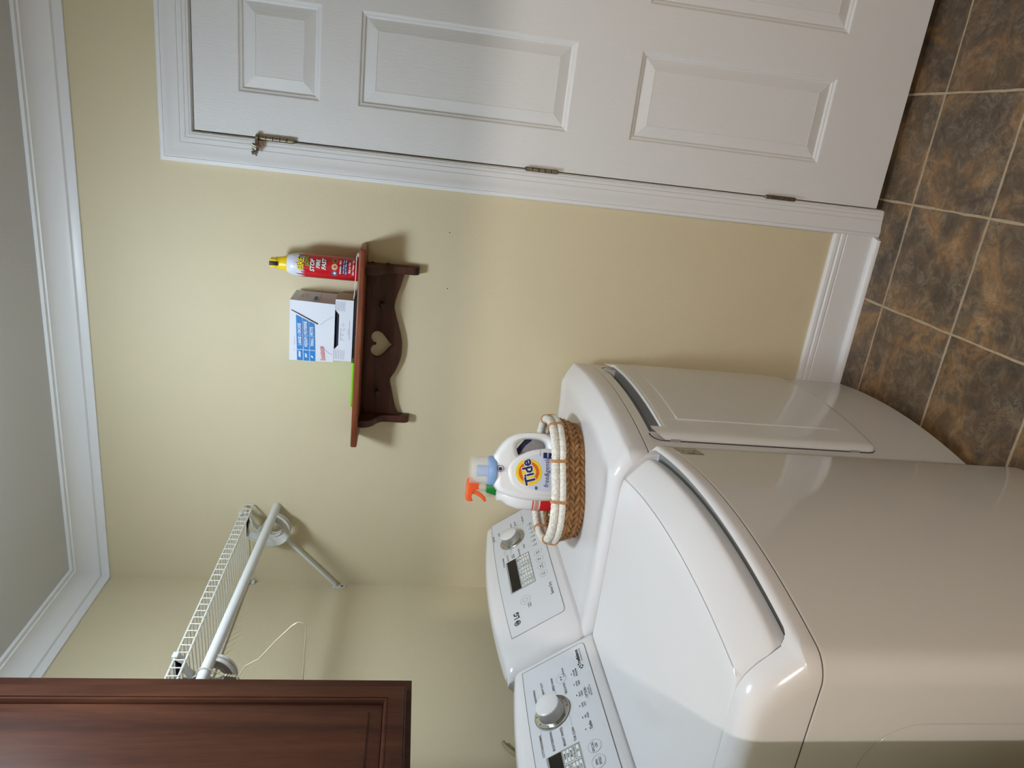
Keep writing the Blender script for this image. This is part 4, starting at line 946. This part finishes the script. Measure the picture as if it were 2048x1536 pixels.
cap = part('cap', lathe(bmesh.new(), [(.0400, .222), (.0410, .224), (.0405, .2400), (.0390, .2430)], tuple(cc), 40), CB, jug, 40, 'light blue cap')
part('spout', lathe(bmesh.new(), [(.0165, .242), (.0160, .2720), (.0135, .2725), (.0130, .250)], tuple(cc+BU*(-.002)), 28), CB, jug, 40)
gl = part('measuring_cup', lathe(bmesh.new(), [(.0392, .2435), (.0380, .2900), (.0365, .2915), (.0352, .2900), (.0372, .2450)], tuple(cc), 40), mat('clear_plastic', srgb(245, 243, 240), .08, alpha=.20, spec=.7), jug, 40, 'transparent measuring cup')
# spray bottle behind
so = bo+BU*(-.054)-BN*.112; so.z = .9575-.016
spb = empty('spray_bottle', tuple(so), 'white spray bottle with orange trigger and green collar, behind the jug', 'bottle')
bm = bmesh.new()
def oval(s1, s2, z, n=28): return [so+BU*(s1*math.cos(2*math.pi*i/n))+BN*(s2*math.sin(2*math.pi*i/n))+Vector((0, 0, z)) for i in range(n)]
rings(bm, [oval(.036, .024, .017), oval(.038, .026, .022), oval(.038, .026, .13), oval(.036, .025, .165), oval(.030, .021, .192)]); part('bottle_body', bm, JW, spb, 50)
bm = bmesh.new(); rings(bm, [oval(.0305, .0215, .190), oval(.024, .019, .222), oval(.019, .018, .240), oval(.0155, .0155, .247)]); part('green_collar', bm, mat('green_plastic', srgb(12, 124, 52), .4), spb, 50, 'green neck')
part('neck', lathe(bmesh.new(), [(.0135, .245), (.0135, .268), (.011, .270)], tuple(so), 24), mat('clear_plastic2', srgb(236, 226, 220), .2, alpha=.35), spb, 40)
ORA = mat('orange_plastic', srgb(240, 92, 32), .38)
tm = bmat(so)
bm = curve_mesh([mm([(26, 296), (20, 303), (4, 305), (-30, 306), (-42, 304), (-44, 299), (-44, 287), (-41, 284), (-37, 288), (-30, 289), (-12, 284), (-9, 268), (12, 268), (16, 284), (26, 289)])], .011, .0022, 2); bmesh.ops.transform(bm, matrix=tm, verts=bm.verts); tr = part('spray_head', bm, ORA, spb, 50, 'orange spray head')
bm = curve_mesh([mm([(-10, 286), (-22, 286), (-26, 274), (-32, 262), (-44, 250), (-42, 245), (-31, 248), (-22, 258), (-14, 270)])], .007, .002, 2); bmesh.ops.transform(bm, matrix=tm, verts=bm.verts); part('trigger', bm, ORA, spb, 50, 'orange trigger')
# second white bottle at the left
wo = bo+BU*(-.0765)-BN*.0670; wo.z = .9575
wbt = empty('bleach_bottle', tuple(wo), 'white bottle with a red label corner, left of and behind the jug', 'bottle')
so_ = so; so = wo
bm = bmesh.new(); rings(bm, [oval(.036, .025, .001), oval(.038, .027, .006), oval(.038, .027, .120), oval(.036, .025, .145), oval(.026, .020, .175), oval(.015, .014, .190), oval(.015, .014, .205)]); part('bottle_body', bm, JW, wbt, 50)
fw_ = lambda u, v: (wo+BU*(.0382*math.cos(u))+BN*(.0272*math.sin(u))+Vector((0, 0, v)), (BU*math.cos(u)+BN*math.sin(u)).normalized())
p = Print(fw_, .0005); p.rect(1.7, 3.9, .045, .080, 14, 1); p.rect(1.7, 3.9, .100, .103, 14, 1); p.done('red_label', RED, wbt, 'red label')
p = Print(fw_, .0005); p.rect(1.7, 3.9, .086, .096, 14, 1); p.done('pink_band', mat('pale_red', srgb(226, 150, 130), .5), wbt)
so = so_
# pouch seen through the handle
po = bo+BU*(.062)-BN*.065; po.z = .9575
pm = empty('detergent_pouch', tuple(po), 'grey refill pouch with a navy stripe, seen through the jug handle', 'pouch')
bm = curve_mesh([mm([(-50, 2), (44, 2), (48, 60), (44, 110), (34, 124), (24, 132), (12, 142), (-4, 156), (-24, 168), (-46, 172), (-52, 120)])], .016, .010, 4); bmesh.ops.transform(bm, matrix=bmat(po), verts=bm.verts)
part('pouch_body', bm, mat('pouch_grey', srgb(178, 180, 186), .45, noise=.15, nscale=60), pm, 60)
p = Print(bplane(po, .0165), .0004); p.poly(mm([(40, 114), (34, 126), (10, 146), (-20, 169), (-46, 174), (-46, 158), (-20, 150), (8, 130), (24, 112)])); p.done('navy_stripe', NAVY, pm)

# thin beige strand along the wall behind the washer
bm = bmesh.new(); tube(bm, catmull([(.006, -.690, 1.119), (.012, -.71, 1.113), (.030, -.745, 1.103), (.060, -.790, 1.090), (.09, -.84, 1.07), (.10, -.86, 1.0)], 5), .0055, 8)
props(obj('beige_strand', bm, mat('strand_beige', srgb(150, 140, 108), .6), smooth=60), 'short beige strand on the wall behind the washing machine console', 'strand')
